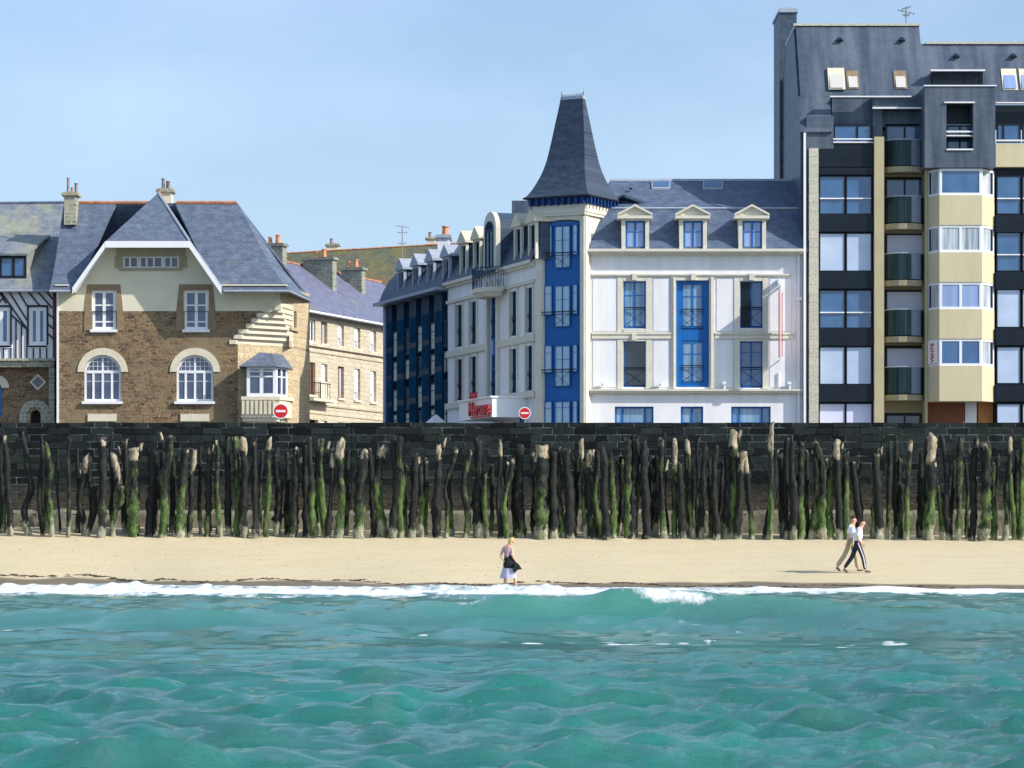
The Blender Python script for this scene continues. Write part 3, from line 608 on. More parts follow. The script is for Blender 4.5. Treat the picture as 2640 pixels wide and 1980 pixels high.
def make_post(i, P):
    tx, ty, bx, wd, pale, green, lump, row, bend, fork, look = P
    D = PD+(1.0 if row else rp.uniform(-.12, .35)); k = D/FP
    xb = (bx-CX)*k; xt = (tx-CX)*k; zb = beach_z(xb, D)-.25; zt = CZ+(HY-ty)*k; r = wd*k/2*1.13
    H = zt-zb; n = max(12, int(H/.11)); sides = 10
    mb = MB(); cols = []; ctl = [(0, 0)]+sorted([(f_, d*k) for f_, d in bend])+[(1, 0)]
    def off(f):
        for (a, p), (b_, q) in zip(ctl, ctl[1:]):
            if f <= b_: u = (f-a)/(b_-a+1e-9); u = u*u*(3-2*u); return p+(q-p)*u
        return 0
    ph = rp.uniform(0, 99); yl = rp.uniform(-.15, .15)
    rt = random.Random(i*7+3); tstyle = rt.choice('scsjjp'); phi = rt.uniform(0, 6.28); dullt = rt.random() < .3; jag = [rt.uniform(-.16, .10) for _ in range(sides)]
    for j in range(n+1):
        f = j/n; z = zb+H*f; x = xb+(xt-xb)*f+off(f); y = D+yl*f
        x += .10*mnoise.noise(Vector((ph, z*.75, 0))); y += .05*mnoise.noise(Vector((ph, z*.8, 7)))
        rr_ = r*(1.10-.24*f)*(1+.38*mnoise.noise(Vector((ph, z*1.5, 3)))+.15*mnoise.noise(Vector((ph, z*4, 3))))
        
        hh = z-(zb+.25)
        gr = green*max(0, min(1, (2.45+.7*math.sin(ph*1.7)-hh)/1.6)) if hh > -1 else 0
        ft = max(0, min(1, (.62+.25*math.sin(ph*3)-hh)/.6)); pl = max(0, min(1, (pale*k*1.0-(zt-z)+.15)/max(.35, pale*k*.9))) if pale > 0 else 0
        if pale*k < .45 or dullt: pl *= .45
        for s in range(sides):
            a = 2*math.pi*s/sides; rad = rr_*(1+.16*mnoise.noise(Vector((ph+a, z*7, 2)))+(.20+.55*lump*(1 if f < .8 else .5))*mnoise.noise(Vector((ph+math.cos(a)*1.3, math.sin(a)*1.3, z*(3.2+3*lump)))))
            q_ = max(0, min(1, (f-(1-.30/H))/(.30/H))); top = q_*((.9*r*math.cos(a-phi)) if tstyle == 's' else jag[s] if tstyle == 'j' else .05*math.cos(a*2+phi))
            if tstyle == 'p': rad *= 1-.55*q_
            mb.v.append((x+rad*math.cos(a), y+rad*math.sin(a), z+top)); cols.append((max(gr*.98, .28*(.4+green)), ft*.8, pl, 1))
    for j in range(n):
        for s in range(sides):
            s2 = (s+1) % sides; mb.f.append((j*sides+s, j*sides+s2, (j+1)*sides+s2, (j+1)*sides+s))
    mb.f.append(tuple(n*sides+s for s in range(sides)))
    if rt.random() < .42 and wd > 12:                 # a stub of a broken limb or a split near the head
        f0 = rt.uniform(.62, .9); z = zb+H*f0; x = xb+(xt-xb)*f0+off(f0); sg_ = rt.choice((-1, 1)); ln = rt.uniform(.3, .8); base_ = len(mb.v); m_ = 5
        for j in range(m_+1):
            f = j/m_; cx_ = x+sg_*(r*.4+ln*.32*f+.03*math.sin(f*5)); cz_ = z+ln*f*.9; rr_ = r*.55*(1-.45*f)
            for s in range(sides): a = 2*math.pi*s/sides; mb.v.append((cx_+rr_*math.cos(a)*(1+.25*mnoise.noise(Vector((ph, a*2, f*4)))), D+yl*f0+rr_*math.sin(a), cz_+(jag[s]*.5 if j == m_ else 0))); cols.append((0, 0, (f*.9 if pale > 30 else .25*f), 1))
        for j in range(m_):
            for s in range(sides): s2 = (s+1) % sides; mb.f.append((base_+j*sides+s, base_+j*sides+s2, base_+(j+1)*sides+s2, base_+(j+1)*sides+s))
        mb.f.append(tuple(base_+m_*sides+s for s in range(sides)))
    o = mb.build('timber_post', postm, fixn=False, smooth=False)
    a = o.data.attributes.new('mask', 'FLOAT_COLOR', 'POINT'); a.data.foreach_set('color', np.array(cols, dtype=np.float32).reshape(-1))
    o.data.polygons.foreach_set('use_smooth', [True]*len(o.data.polygons))
    # put the origin at the foot
    for vtx in o.data.vertices: vtx.co -= Vector((xb, D, zb))
    o.location = (xb, D, zb)
    hgt = ty
    words = []
    words.append('stout' if wd > 19 else 'slim' if wd < 13.5 else 'mid-width')
    words.append('tall' if ty < 1137 else 'short' if ty > 1162 else 'middling')
    if lump > .55: words.append('knobbly')
    elif abs(tx-bx) > 14: words.append('leaning')
    elif bend and max(abs(d) for _, d in bend) > 8: words.append('crooked')
    words.append('pale-topped' if pale > 30 else 'green-footed' if green > .75 else 'dark')
    return o, words, bx
LM = [(-999,145,'below the half-timbered house'),(145,232,'left under the stone villa'),(232,345,"below the villa's left arched window"),(345,455,"midway between the villa's arched windows"),(455,545,"below the villa's right arched window"),
 (545,640,'under the shaded right part of the villa'),(640,760,"below the villa's bay window"),(760,875,'below the nearer half of the beige terrace'),(875,990,'below the farther half of the beige terrace'),(990,1080,'below the far half of the blue building'),
 (1080,1155,'below the near half of the blue building'),(1155,1255,"left under the hotel's red lettering"),(1255,1340,'under the hotel entrance canopy'),(1340,1400,"below the hotel corner's no-entry sign"),(1400,1500,'below the blue tower windows'),
 (1500,1590,"just right of the hotel tower's foot"),(1590,1690,"below the hotel's left window column"),(1690,1800,"left under the hotel's tall blue panel"),(1800,1900,"right under the hotel's tall blue panel"),(1900,1985,"below the hotel's right window column"),
 (1985,2075,"below the hotel's hanging banner"),(2075,2130,'below the stone quoin pillar'),(2130,2180,"below the block's leftmost panes"),(2180,2252,"below the block's second pane column"),(2252,2320,'under the khaki pillar and left balconies'),(2320,2388,'under the right side of the curved balconies'),
 (2388,2470,'below the left half of the cream bays'),(2470,2566,'below the right half of the cream bays'),(2566,9999,'below the rightmost window column')]
made = sorted((make_post(i, p) for i, p in enumerate(POSTS)), key=lambda q: q[2])
ORD = ['first','second','third','fourth','fifth','sixth','seventh','eighth','ninth','tenth','eleventh','twelfth']
cnt = {}
for o, words, bx in made:
    place = next(l for a, b_, l in LM if a <= bx < b_)
    k_ = cnt.get(place, 0); cnt[place] = k_+1
    tag(o, f"{' '.join(words)} post, {ORD[k_]} from left {place}", 'post', 'timber breakwater posts along the seawall')
# ================================================================== STONE VILLA
VD = 145.1; VF = Fr(0, VD); X, Z = VF.S, VF.Z
villa = empty('stone_villa', (X(430), VD, GZ), 'brown rubble stone villa with slate roof and half-hipped white gable', 'house')
xl, xr = X(148), X(722); zs = Z(802); ze = Z(741); zb = GZ-.05
holes = [holepx(VF, 217, 915, 312, 1035, -.1)+(X(312)-X(217)-.9,), holepx(VF, 455, 915, 551, 1035, -.1)+(X(312)-X(217)-.9,)]
rise = (X(312)-X(217))/2*.92
holes = [(h[0], h[1], h[2], h[3], rise) for h in [holepx(VF, 217, 915, 312, 1035), holepx(VF, 455, 915, 551, 1035)]]
hup = [holepx(VF, 238, 748, 299, 851), holepx(VF, 475, 748, 537, 851)]
low = [h for h in holes]; 
g = MB(); xc = X(613)                                 # stone part: stops at the cut corner
VF.wall(g, xl, zb, xc, zs, 0, low+[(h[0], h[1], h[2], zs) for h in hup], .3)

g.build('stone_wall', stone_v, villa, fixn=False)
g = MB(); VF.wall(g, xl, zs, xr, ze+.1, 0, [(h[0], zs, h[2], h[3]) for h in hup], .25); VF.wall(g, X(279), ze+.1, X(481), Z(625), 0, [holepx(VF, 318, 660, 461, 692)], .25)
g.poly([VF.pt(X(a),0,b_) for a, b_ in ((194,ze+.1),(279,ze+.1),(279,Z(627)))]); g.poly([VF.pt(X(a),0,b_) for a, b_ in ((481,ze+.1),(565,ze+.1),(481,Z(627)))])
g.build('render_wall', cream_r, villa, fixn=False)
# body behind, cut corner and street side
SX, SY = .337, .941
def side(d, x=xr): return (x+SX*d*.6, VD+SY*d)
g = MB()
g.prism([(xl,VD+.35,zb),(xc-.02,VD+.35,zb),(xr-1.2,VD+2.2,zb),(xr+.6,VD+4.2,zb),(xr+.6,VD+4.6,zb),(xl,VD+4.6,zb)], [(xl,VD+.35,ze+.2),(xc-.02,VD+.35,ze+.2),(xr-1.2,VD+2.2,ze+.2),(xr+.6,VD+4.2,ze+.2),(xr+.6,VD+4.6,ze+.2),(xl,VD+4.6,ze+.2)])
g.build('rear_wall', stone_v, villa)
a_ch = (xc, VD); b_ch = side(2.15)
dv = Vector((b_ch[0]-a_ch[0], b_ch[1]-a_ch[1], 0)); CF = Fr(a_ch[0], a_ch[1], math.atan2(dv.y, dv.x)); Lc = dv.length
g = MB(); CF.box(g, 0, zb, Lc, Z(885), -.35, 0)
s2 = side(5.0); SFv = Fr(b_ch[0], b_ch[1], math.atan2(s2[1]-b_ch[1], s2[0]-b_ch[0])); SFv.box(g, 0, zb, 3.0, Z(885), -.3, .0)
g.build('corner_wall', stone_cs, villa)
g = MB(); c2_ = side(0.02); S2F = Fr(c2_[0], c2_[1], math.atan2(s2[1]-c2_[1], s2[0]-c2_[0])); S2F.wall(g, 0, Z(782), 5.0, ze+.1, .0, [(1.5, Z(836), 1.95, ze+9), (2.25, Z(836), 2.7, ze+9)], .2) if 0 else (S2F.wall(g, 0, Z(782), 1.5, ze+.1, 0), S2F.wall(g, 1.5, Z(889), 5.0, ze+.1, .0, [(1.6, Z(836), 2.05, Z(792)), (2.35, Z(836), 2.8, Z(792))], .2))
S2F.box(g, 1.45, Z(845), 2.95, Z(838), 0, .12)
g.build('side_wall', stone_cs, villa, fixn=False)
for a in (1.6, 2.35): window(villa, S2F, a, Z(836), a+.45, Z(792), timber, g_dark, 1, 1, -.1, px=False, bar=.04)
g = MB(); nst = 8; yb, yt = 889, 778
fill = MB()
for k in range(nst):
    z0 = Z(yb-(yb-yt)*k/nst); z1 = Z(yb-(yb-yt)*(k+1)/nst); c = 2.05*(1-k/nst)
    if xr-c-.25 > xc+.02: VF.box(fill, xc, min(z0, zs-.01), xr-c-.25, min(z1, zs), -.3, .002)
fill.build('wall_patch', stone_v, villa)                  # stepped corbels closing the cut corner upwards
for k in range(nst):
    z0 = Z(yb-(yb-yt)*k/nst); z1 = Z(yb-(yb-yt)*(k+1)/nst); c = 2.05*(1-k/nst)+.0
    p1 = (xr-c, VD-.05); p2 = side(c*1.05); p2 = (p2[0]+.02, p2[1]-.02)
    fx = xr-c-.32-.05*k*(k < 3)
    lo = [(fx,VD-.05),(p1[0],p1[1]),(p2[0],p2[1]),side(2.3),(xr-.9,VD+2.2),(fx,VD+.4)]
    g.prism([(x_,y_,z0+.03) for x_, y_ in lo], [(x_,y_,z1-.03) for x_, y_ in lo])
    q1 = (p1[0]+.16, VD+.05); q2 = (p2[0]-.02, p2[1]-.14)
    lo = [(fx+.1,VD+.02),q1,q2,(xc,VD+.5)]
    g.prism([(x_,y_,z1-.03) for x_, y_ in lo], [(x_,y_,z1+.03) for x_, y_ in lo])
g.build('stepped_corbel', cream, villa)
g = MB(); VF.pb(g, 708, 772, 724, 800, -.2, .05); VF.pb(g, 700, 776, 724, 786, -.2, .03); g.build('corbel_top', cream, villa)
# window surrounds
for x0, x1 in ((238, 299), (475, 537)):
    g = MB()
    VF.pp(g, [(x0-22, 852),(x0-20, 800),(x0-13, 733),(x0-2, 733),(x0-2, 852)], -.02, .035); VF.pp(g, [(x1+2, 852),(x1+2, 733),(x1+11, 733),(x1+18, 800),(x1+20, 852)], -.02, .035); VF.pp(g, [(x0-2,748),(x0-2,733),(x1+2,733),(x1+2,748)], -.02, .035)
    g.build('window_surround', stone_o, villa)
    window(villa, VF, x0, 748, x1, 850, whitep, g_lead, 2, 1, -.10, .13, hbars=[.20, .62], sill=(.12, whitep))
for x0 in (217, 455):
    x1 = x0+95.5; g = MB(); n = 14; m_ = (X(x0)+X(x1))/2; r0 = (X(x1)-X(x0))/2; zt = Z(915)-rise
    o_ = [(m_-(r0+.31)*math.cos(math.pi*k/n), zt+(rise+.33)*math.sin(math.pi*k/n)) for k in range(n+1)]
    i_ = [(m_-r0*math.cos(math.pi*k/n), zt+rise*math.sin(math.pi*k/n)) for k in range(n+1)]
    for k in range(n):
        q = [o_[k], o_[k+1], i_[k+1], i_[k]]; g.prism([VF.pt(a,.05,z) for a,z in q], [VF.pt(a,-.02,z) for a,z in q])
    g.build('stone_arch', cream, villa)
    window(villa, VF, x0, 915, x1, 1035, whitep, g_lead, 4, 1, -.12, .11, arch=rise, sill=(.16, whitep))
for a in (226, 465): g = MB(); VF.pb(g, a, 1067, a+74, 1086, -.1, .06); g.build('cellar_lintel', cream, villa)
g = MB(); VF.pb(g, 300, 640, 478, 661, -.1, .05); VF.pb(g, 296, 661, 317, 690, -.1, .05); VF.pb(g, 462, 661, 482, 690, -.1, .05); VF.pb(g, 306, 690, 470, 697, -.1, .08); g.build('attic_surround', olive, villa)
window(villa, VF, 318, 661, 461, 691, whitep, g_dark, 7, 1, -.06, .07, mull=[.12, .26, .30, .42, .55, .70, .74, .86])
g = MB(); VF.pb(g, 146, 745, 151, 1095, 0, .1); g.build('downpipe', whitep, villa)
# gable verge + half hip (1.2 m proud of the wall) and main roof
GT = 1.2; GF = Fr(0, VD-GT)
def P3(px, py, D): return ((px-CX)*D/FP, D, CZ+(HY-py)*D/FP)
D0 = VD-GT
A1, A2, A3, A4 = P3(187,742,D0), P3(272,622,D0), P3(488,622,D0), P3(571,742,D0); AP = P3(408,497,147.4)
rg0, rg1 = P3(165,523,147.2), P3(612,524,147.2)
e0, e1, eb = P3(128,745,D0), P3(745,745,D0), P3(800,770,149.9)
back = 150.4
def thick(mb, pts, th=.14): return mb.prism([(p[0],p[1]+.02,p[2]-th) for p in pts], pts)
def kick(mb, a, b, r0_, r1_, n=6, pw=.22):           # bell-cast slope from eave a-b to ridge r0-r1
    pr = None
    for k in range(n+1):
        f = k/n; fz = f; fy = f+pw*math.sin(math.pi*f)*(1-f)*-1*.9
        p = [tuple(a[i]+(r0_[i]-a[i])*(f if i != 2 else f-pw*.55*math.sin(math.pi*f)*(1-f)) for i in range(3)), tuple(b[i]+(r1_[i]-b[i])*(f if i != 2 else f-pw*.55*math.sin(math.pi*f)*(1-f)) for i in range(3))]
        if pr: mb.prism([(q[0],q[1]+.03,q[2]-.14) for q in (pr[0],pr[1],p[1],p[0])], [pr[0],pr[1],p[1],p[0]])
        pr = p
g = MB()
kick(g, e0, P3(186,745,D0), rg0, P3(300,523,147.2)); kick(g, P3(571,745,D0), e1, P3(450,523,147.2), rg1)
g.prism([(q[0],q[1]+.03,q[2]-.14) for q in (P3(186,745,D0),P3(571,745,D0),P3(450,523,147.2),P3(300,523,147.2))][:0] or [(0,150,10),(0.01,150,10),(0,150.01,10)], [(0,150,10.01),(0.01,150,10.01),(0,150.01,10.01)])
kick(g, e1, eb, rg1, (rg1[0]+.02, rg1[1]+.05, rg1[2]))
rb = (e0[0], back, e0[2]); thick(g, [(eb[0],eb[1],eb[2]), rb, rg0, rg1])
g.build('roof', slate_v, villa)
g = MB()
thick(g, [A2, A3, AP], .1)                            # half hip
tb = lambda p, y: (p[0], y, p[2])
thick(g, [A1, A2, AP, (AP[0]-.1, 149, AP[2]-.1), (A1[0], 148.5, A1[2])], .1); thick(g, [A3, A4, (A4[0], 148.5, A4[2]), (AP[0]+.1, 149, AP[2]-.1), AP], .1)
g.build('gable_roof', slate_v, villa)
g = MB()
def board(mb, p, q, h, t0=.0, t1=.09):
    mb.prism([(p[0],p[1]-t1,p[2]),(q[0],q[1]-t1,q[2]),(q[0],q[1]-t1,q[2]-h),(p[0],p[1]-t1,p[2]-h)], [(p[0],p[1]-t0,p[2]),(q[0],q[1]-t0,q[2]),(q[0],q[1]-t0,q[2]-h),(p[0],p[1]-t0,p[2]-h)])
board(g, A1, A2, .30); board(g, A2, A3, .30, -.004, .1); board(g, A3, A4, .30)
g.build('bargeboard', whitep, villa)
g = MB()
for p, q in ((A2, A1), (A3, A4)):                     # boarded underside between wall and verge
    g.prism([(p[0],p[1],p[2]-.16),(q[0],q[1],q[2]-.16),(q[0],VD+.05,q[2]-.16),(p[0],VD+.05,p[2]-.16)], [(p[0],p[1],p[2]-.12),(q[0],q[1],q[2]-.12),(q[0],VD+.05,q[2]-.12),(p[0],VD+.05,p[2]-.12)])
g.prism([(A2[0],A2[1],A2[2]-.16),(A3[0],A3[1],A3[2]-.16),(A3[0],VD+.05,A3[2]-.16),(A2[0],VD+.05,A2[2]-.16)], [(A2[0],A2[1],A2[2]-.12),(A3[0],A3[1],A3[2]-.12),(A3[0],VD+.05,A3[2]-.12),(A2[0],VD+.05,A2[2]-.12)])
g.build('soffit', whitep, villa)
g = MB()
for p, q in ((AP, A3), ): 
    d = Vector(q)-Vector(p)
    g.bar(p, (q[0], q[1], q[2]+.03), .07, 5)
g.bar(A3, (A4[0], A4[1], A4[2]+.02), .05, 5)
g.build('lead_flashing', zinc, villa)
g = MB(); xx = rg0[0]
random.seed(3)
while xx < rg1[0]-.2:
    if not (X(365) < xx < X(440)): g.bar((xx, 147.2, rg0[2]+.0), (min(xx+.4, rg1[0]), 147.2, rg0[2]+.005), .09, 6)
    xx += .41
g.bar((AP[0], AP[1], AP[2]+.02), (AP[0], 149, AP[2]+.0), .08, 6)
g.build('ridge_tiles', tile_o, villa)
g = MB(); g.box(X(151), D0+.05, ze-.02, X(187), VD+.1, ze+.04); g.box(X(571), D0+.05, ze-.02, e1[0]-.1, VD+.1, ze+.04)
g.poly([(e1[0]-.12,D0+.06,ze),(eb[0]-.12,eb[1],eb[2]),(xr+.3,VD+4.2,ze),(xr-.1,VD+.1,ze)]); g.build('eaves_soffit', cream_r, villa, fixn=False)
g = MB(); g.bar((e0[0], D0-.03, e0[2]-.1), (A1[0]-.1, D0-.03, e0[2]-.1), .06); g.bar((A4[0]+.1, D0-.03, e1[2]-.1), (e1[0], D0-.03, e1[2]-.1), .06); g.bar((e1[0], D0-.03, e1[2]-.1), (eb[0], eb[1], eb[2]-.1), .06); g.build('gutter', zinc, villa)
def chimney(parent, x, y, z0, z1, wx, wy, mat_, cap, pots, pm=pot, name='chimney', ang=0):
    c, s = math.cos(ang), math.sin(ang); T = lambda a, b_, z: (x+a*c-b_*s, y+a*s+b_*c, z)
    def bb(mb, a0, b0, q0, a1, b1, q1): mb.hexa([T(a0,b0,q0),T(a1,b0,q0),T(a1,b1,q0),T(a0,b1,q0),T(a0,b0,q1),T(a1,b0,q1),T(a1,b1,q1),T(a0,b1,q1)])
    g = MB(); bb(g, -wx/2,-wy/2,z0,wx/2,wy/2,z1-.18); o = g.build(name, mat_, parent)
    g = MB(); bb(g, -wx/2-.12,-wy/2-.12,z1-.18,wx/2+.12,wy/2+.12,z1-.06); bb(g, -wx/2-.05,-wy/2-.05,z1-.06,wx/2+.05,wy/2+.05,z1); g.build('chimney_cap', cap, o)
    for a, b_, h, r_ in pots:
        g = MB(); g.bar(T(a,b_,z1-.01), T(a,b_,z1+h), r_, 8, r_*.8); g.bar(T(a,b_,z1+h), T(a,b_,z1+h+.06), r_*1.05, 8); g.build('chimney_pot', pm, o)
    return o
gp = plain('grey_pot', (.28,.22,.22), .2, 5)
zc = lambda py, D: CZ+(HY-py)*D/FP
chimney(villa, (184-CX)*146.6/FP, 146.6, zc(578,146), zc(497,146.6), .56, .9, chimst, olive, [(-.12,-.2,.62,.07),(.02,.1,.2,.07),(.2,.2,.42,.09)], gp)
chimney(villa, (428-CX)*149.2/FP, 149.2, zc(540,149), zc(488,149.2), .62, .9, cream, chimst, [(-.12,-.1,.45,.09),(.06,.1,.35,.08),(.16,-.2,.3,.08)], gp)
# oriel bay on the cut corner
BY = VD-.75; BF = Fr(0, BY); bx0, bx1 = BF.S(636), BF.S(712); rx = BF.S(712)+.45
zb0, zb1, zr1 = BF.Z(1022), BF.Z(944), BF.Z(906)
def wallq(mb, pts, z0, z1): mb.prism([(x_,y_,z0) for x_,y_ in pts], [(x_,y_,z1) for x_,y_ in pts])
out = [(bx0,BY),(bx1,BY),(rx,BY+1.1),(rx,VD+2.0),(bx0,VD+.3)]
bay = MB(); ins = [(bx0+.1,BY+.12),(bx1-.02,BY+.12),(rx-.1,BY+1.15),(rx-.1,VD+1.8),(bx0+.1,VD+.3)]; wallq(bay, ins, zb0, zb1); bayo = bay.build('bay', whitep, villa)
window(bayo, BF, 636, 944, 712, 1022, whitep, g_lead, 2, 1, 0, .15, hbars=[.66, .83])
RF = Fr(bx1, BY, math.atan2(1.1, rx-bx1)); window(bayo, RF, .02, zb0, 1.15, zb1, whitep, g_lead, 2, 1, 0, .12, px=False, hbars=[.66])
g = MB(); ap0, ap1 = ((670-CX)*(VD+.1)/FP, VD-.1, zr1), ((698-CX)*(VD+.3)/FP, VD+.5, zr1)
ev = [(BF.S(616), BY-.32, BF.Z(946)), (BF.S(716), BY-.32, BF.Z(946)), (BF.S(748), BY+1.0, BF.Z(947)), (BF.S(748), VD+1.6, BF.Z(947)), (BF.S(616), VD+.3, BF.Z(946))]
g.v = ev+[ap0, ap1, (ev[3][0]-.5, VD+1.6, zr1)]; g.f = [(0,1,6,5),(1,2,6),(2,3,7,6),(0,5,4),(4,3,2,1,0)]
g.build('bay_roof', slate_v, villa)
g = MB(); wallq(g, [(BF.S(622),BY-.05),(BF.S(722),BY-.05),(BF.S(722)+.5,BY+1.1),(BF.S(722)+.5,VD+1.6),(BF.S(622),VD+.3)], BF.Z(1031), BF.Z(1022))
wallq(g, [(BF.S(622)+.0,BY+.03),(BF.S(722)-.02,BY+.03),(BF.S(722)+.4,BY+1.1),(BF.S(722)+.4,VD+1.6),(BF.S(622)+.04,VD+.3)], BF.Z(1076), BF.Z(1031))
for k in range(8): a = BF.S(624+k*11.4); BF.box(g, a, BF.Z(1068), a+.115, BF.Z(1033), -.04, .07)
wallq(g, [(BF.S(625),BY+.15),(BF.S(715),BY+.15),(BF.S(715)+.3,BY+1.2),(BF.S(715)+.3,VD+1.6),(BF.S(625),VD+.3)], BF.Z(1086), BF.Z(1076)); wallq(g, [(BF.S(625)+.2,BY+.4),(BF.S(715)-.1,BY+.4),(BF.S(715)+.1,VD+1.4),(BF.S(625),VD+.3)], GZ, BF.Z(1086))
g.build('fluted_base', cream, villa)

# ================================================================== HALF-TIMBERED HOUSE
TF = Fr(0, 146.4); UF = Fr(0, 145.75)
th = empty('half_timbered_house', (X(40), 146.4, GZ), 'half-timbered house with white upper storey and lichened slate roof at left edge', 'house')
g = MB(); TF.wall(g, TF.S(-190), GZ-.05, TF.S(146), TF.Z(944), 0, [TF.S(58) and (TF.S(79), TF.Z(1100), TF.S(119), TF.Z(1056), .33)], .5); TF.box(g, TF.S(-190), GZ, TF.S(146), TF.Z(750), -5, -.55); g.build('stone_wall', stone_v, th, fixn=False)
g = MB()
def ring(mb, F, cx, yspr, r0, r1, t0, t1, n=12, ytop=1.0, legs=None):
    c = F.S(cx); z = F.Z(yspr); k_ = F.oy/FP
    for k in range(n):
        a0, a1 = math.pi*k/n, math.pi*(k+1)/n
        q = [(c-r1*k_*math.cos(a0), z+r1*k_*math.sin(a0)), (c-r1*k_*math.cos(a1), z+r1*k_*math.sin(a1)), (c-r0*k_*math.cos(a1), z+r0*k_*math.sin(a1)), (c-r0*k_*math.cos(a0), z+r0*k_*math.sin(a0))]
        mb.prism([F.pt(a,t1,b_) for a,b_ in q], [F.pt(a,t0,b_) for a,b_ in q])
    if legs: 
        for sg in (-1, 1): a, b_ = sorted((c+sg*r0*k_, c+sg*r1*k_)); F.box(mb, a, z-legs*k_, b_, z-.001, t0, t1)
ring(g, TF, 91, 1070, 20, 40, -.15, .12, legs=28); ring(g, TF, 91, 1070, 14, 20.2, -.4, .02, legs=28); g.build('stone_arch', chimst, th)
g = MB(); TF.pb(g, 76, 1056, 120, 1098, -.6, -.45); g.build('door', timber, th)
g = MB(); ring(g, TF, -9, 1000, 13, 33, -.02, .06); ring(g, TF, -9, 1000, 0.1, 13, -.04, .0); g.build('arched_surround', cream, th)
g = MB(); TF.pb(g, -22, 1000, 4, 1075, -.02, .03); g.build('shutter', bluep, th)
g = MB(); c = TF.S(98); zc_ = TF.Z(985); k_ = TF.oy/FP
g.prism([TF.pt(c+a*k_, .05, zc_+b_*k_) for a, b_ in ((-22,0),(0,-22),(22,0),(0,22))], [TF.pt(c+a*k_, -.02, zc_+b_*k_) for a, b_ in ((-22,0),(0,-22),(22,0),(0,22))]); o = g.build('diamond_window', cream, th)
g = MB(); g.prism([TF.pt(c+a*k_, .065, zc_+b_*k_) for a, b_ in ((-15,0),(0,-15),(15,0),(0,15))], [TF.pt(c+a*k_, .04, zc_+b_*k_) for a, b_ in ((-15,0),(0,-15),(15,0),(0,15))]); g.build('pane', g_dark, o)
g = MB(); UF.wall(g, UF.S(-190), UF.Z(924), UF.S(138), UF.Z(742), 0, [holepx(UF, 75, 792, 121, 890), holepx(UF, -22, 792, 27, 890), holepx(UF, -120, 792, -72, 890)], .12); UF.box(g, UF.S(-190), UF.Z(924), UF.S(138), UF.Z(750), -.9, -.15); g.build('render_wall', white_r, th, fixn=False)
g = MB(); UF.pb(g, -190, 924, 142, 930, -.7, .08); UF.pb(g, -190, 930, 139, 946, -.7, -.08); UF.pb(g, 126, 946, 140, 1095, -.66, -.2); g.build('jetty_beam', chimst, th)
g = MB()
def strip(a, b_, w_=6.5, F=UF, t=.05):
    (x0,y0),(x1,y1) = a, b_; dx, dy = x1-x0, y1-y0; L = math.hypot(dx, dy); ox, oy = -dy/L*w_/2, dx/L*w_/2
    F.pp(g, [(x0+ox,y0+oy),(x1+ox,y1+oy),(x1-ox,y1-oy),(x0-ox,y0-oy)], -.02, t)
for i, (a, b_) in enumerate([((2,752),(68,846)),((22,750),(70,826)),((46,750),(72,792)),((71,750),(104,790)),((95,750),(134,794)),((118,750),(136,772)),((6,770),(-10,790)),((-2,752),(16,782)),((30,812),(70,850)),((122,808),(137,820)),((122,834),(137,848)),((122,858),(137,874))]):
    strip(a, b_, 3.6, t=.05+.002*(i % 3))
for x_ in (28, 41, 55, 69): strip((x_, 812+max(0,(x_-28))*.95), (x_, 924), 3, t=.056)
for x_ in (86, 103, 9, -8, 120): strip((x_, 893), (x_, 924), 3, t=.056)
strip((-24,789),(30,789),5,t=.062); strip((70,789),(123,789),5,t=.062); strip((-24,893),(30,893),5,t=.062); strip((69,893),(122,893),5,t=.062); strip((72,789),(72,893),4,t=.058); strip((122,789),(122,893),4,t=.058); strip((28,789),(28,893),4,t=.058)
for x_ in (-40,-60,-140,-160): strip((x_,750),(x_,924),5)
g.build('timber_frame', timber, th)
g = MB(); UF.pb(g, 136, 750, 149, 924, -.6, .09); g.build('corner_post', redwood, th)
for x0, x1 in ((75,121),(-22,27),(-120,-72)): window(th, UF, x0, 792, x1, 890, whitep, g_blue, 2, 1, -.03, .17, sill=(.06, whitep))
e_y = UF.oy-.45
E0, E1 = ((-190-CX)*e_y/FP, e_y, zc(746,e_y)), ((141-CX)*e_y/FP, e_y, zc(745,e_y)); RR = 150.2
G0, G1 = ((-190-CX)*RR/FP, RR, zc(527,RR)), ((200-CX)*RR/FP, RR, zc(523,RR))
Mx = X(150)+.7
g = MB(); thick(g, [E0, E1, (Mx, e_y+2.2, E1[2]+(G1[2]-E1[2])*2.2/(RR-e_y)), (G1[0], RR, G1[2]), G0]); thick(g, [G0, (G1[0],RR,G1[2]), (G1[0], 155, E1[2]), (G0[0], 155, E0[2])]); g.build('roof', slate_t, th)
g = MB(); g.bar((G0[0],RR,G0[2]+.02), (G1[0],RR,G1[2]+.02), .08, 6); g.build('ridge', slate_v, th)
g = MB(); g.bar((E0[0],e_y-.03,E0[2]-.08), (E1[0],e_y-.03,E1[2]-.08), .06); g.build('gutter', zinc, th)
DF = Fr(0, e_y+.7)                                     # flat dormer with its own lean-to slate roof
sl = (G1[2]-E1[2])/(RR-e_y)
dz0, dz1 = DF.Z(719), DF.Z(655); dtop = dz1
yr = e_y+(dtop+1.3-E1[2])/sl
g = MB(); thick(g, [(DF.S(-120), DF.oy-.35, dz1), (DF.S(73), DF.oy-.35, dz1), (DF.S(100)+.3, yr, dz1+1.25), (DF.S(-120), yr, dz1+1.25)], .1)
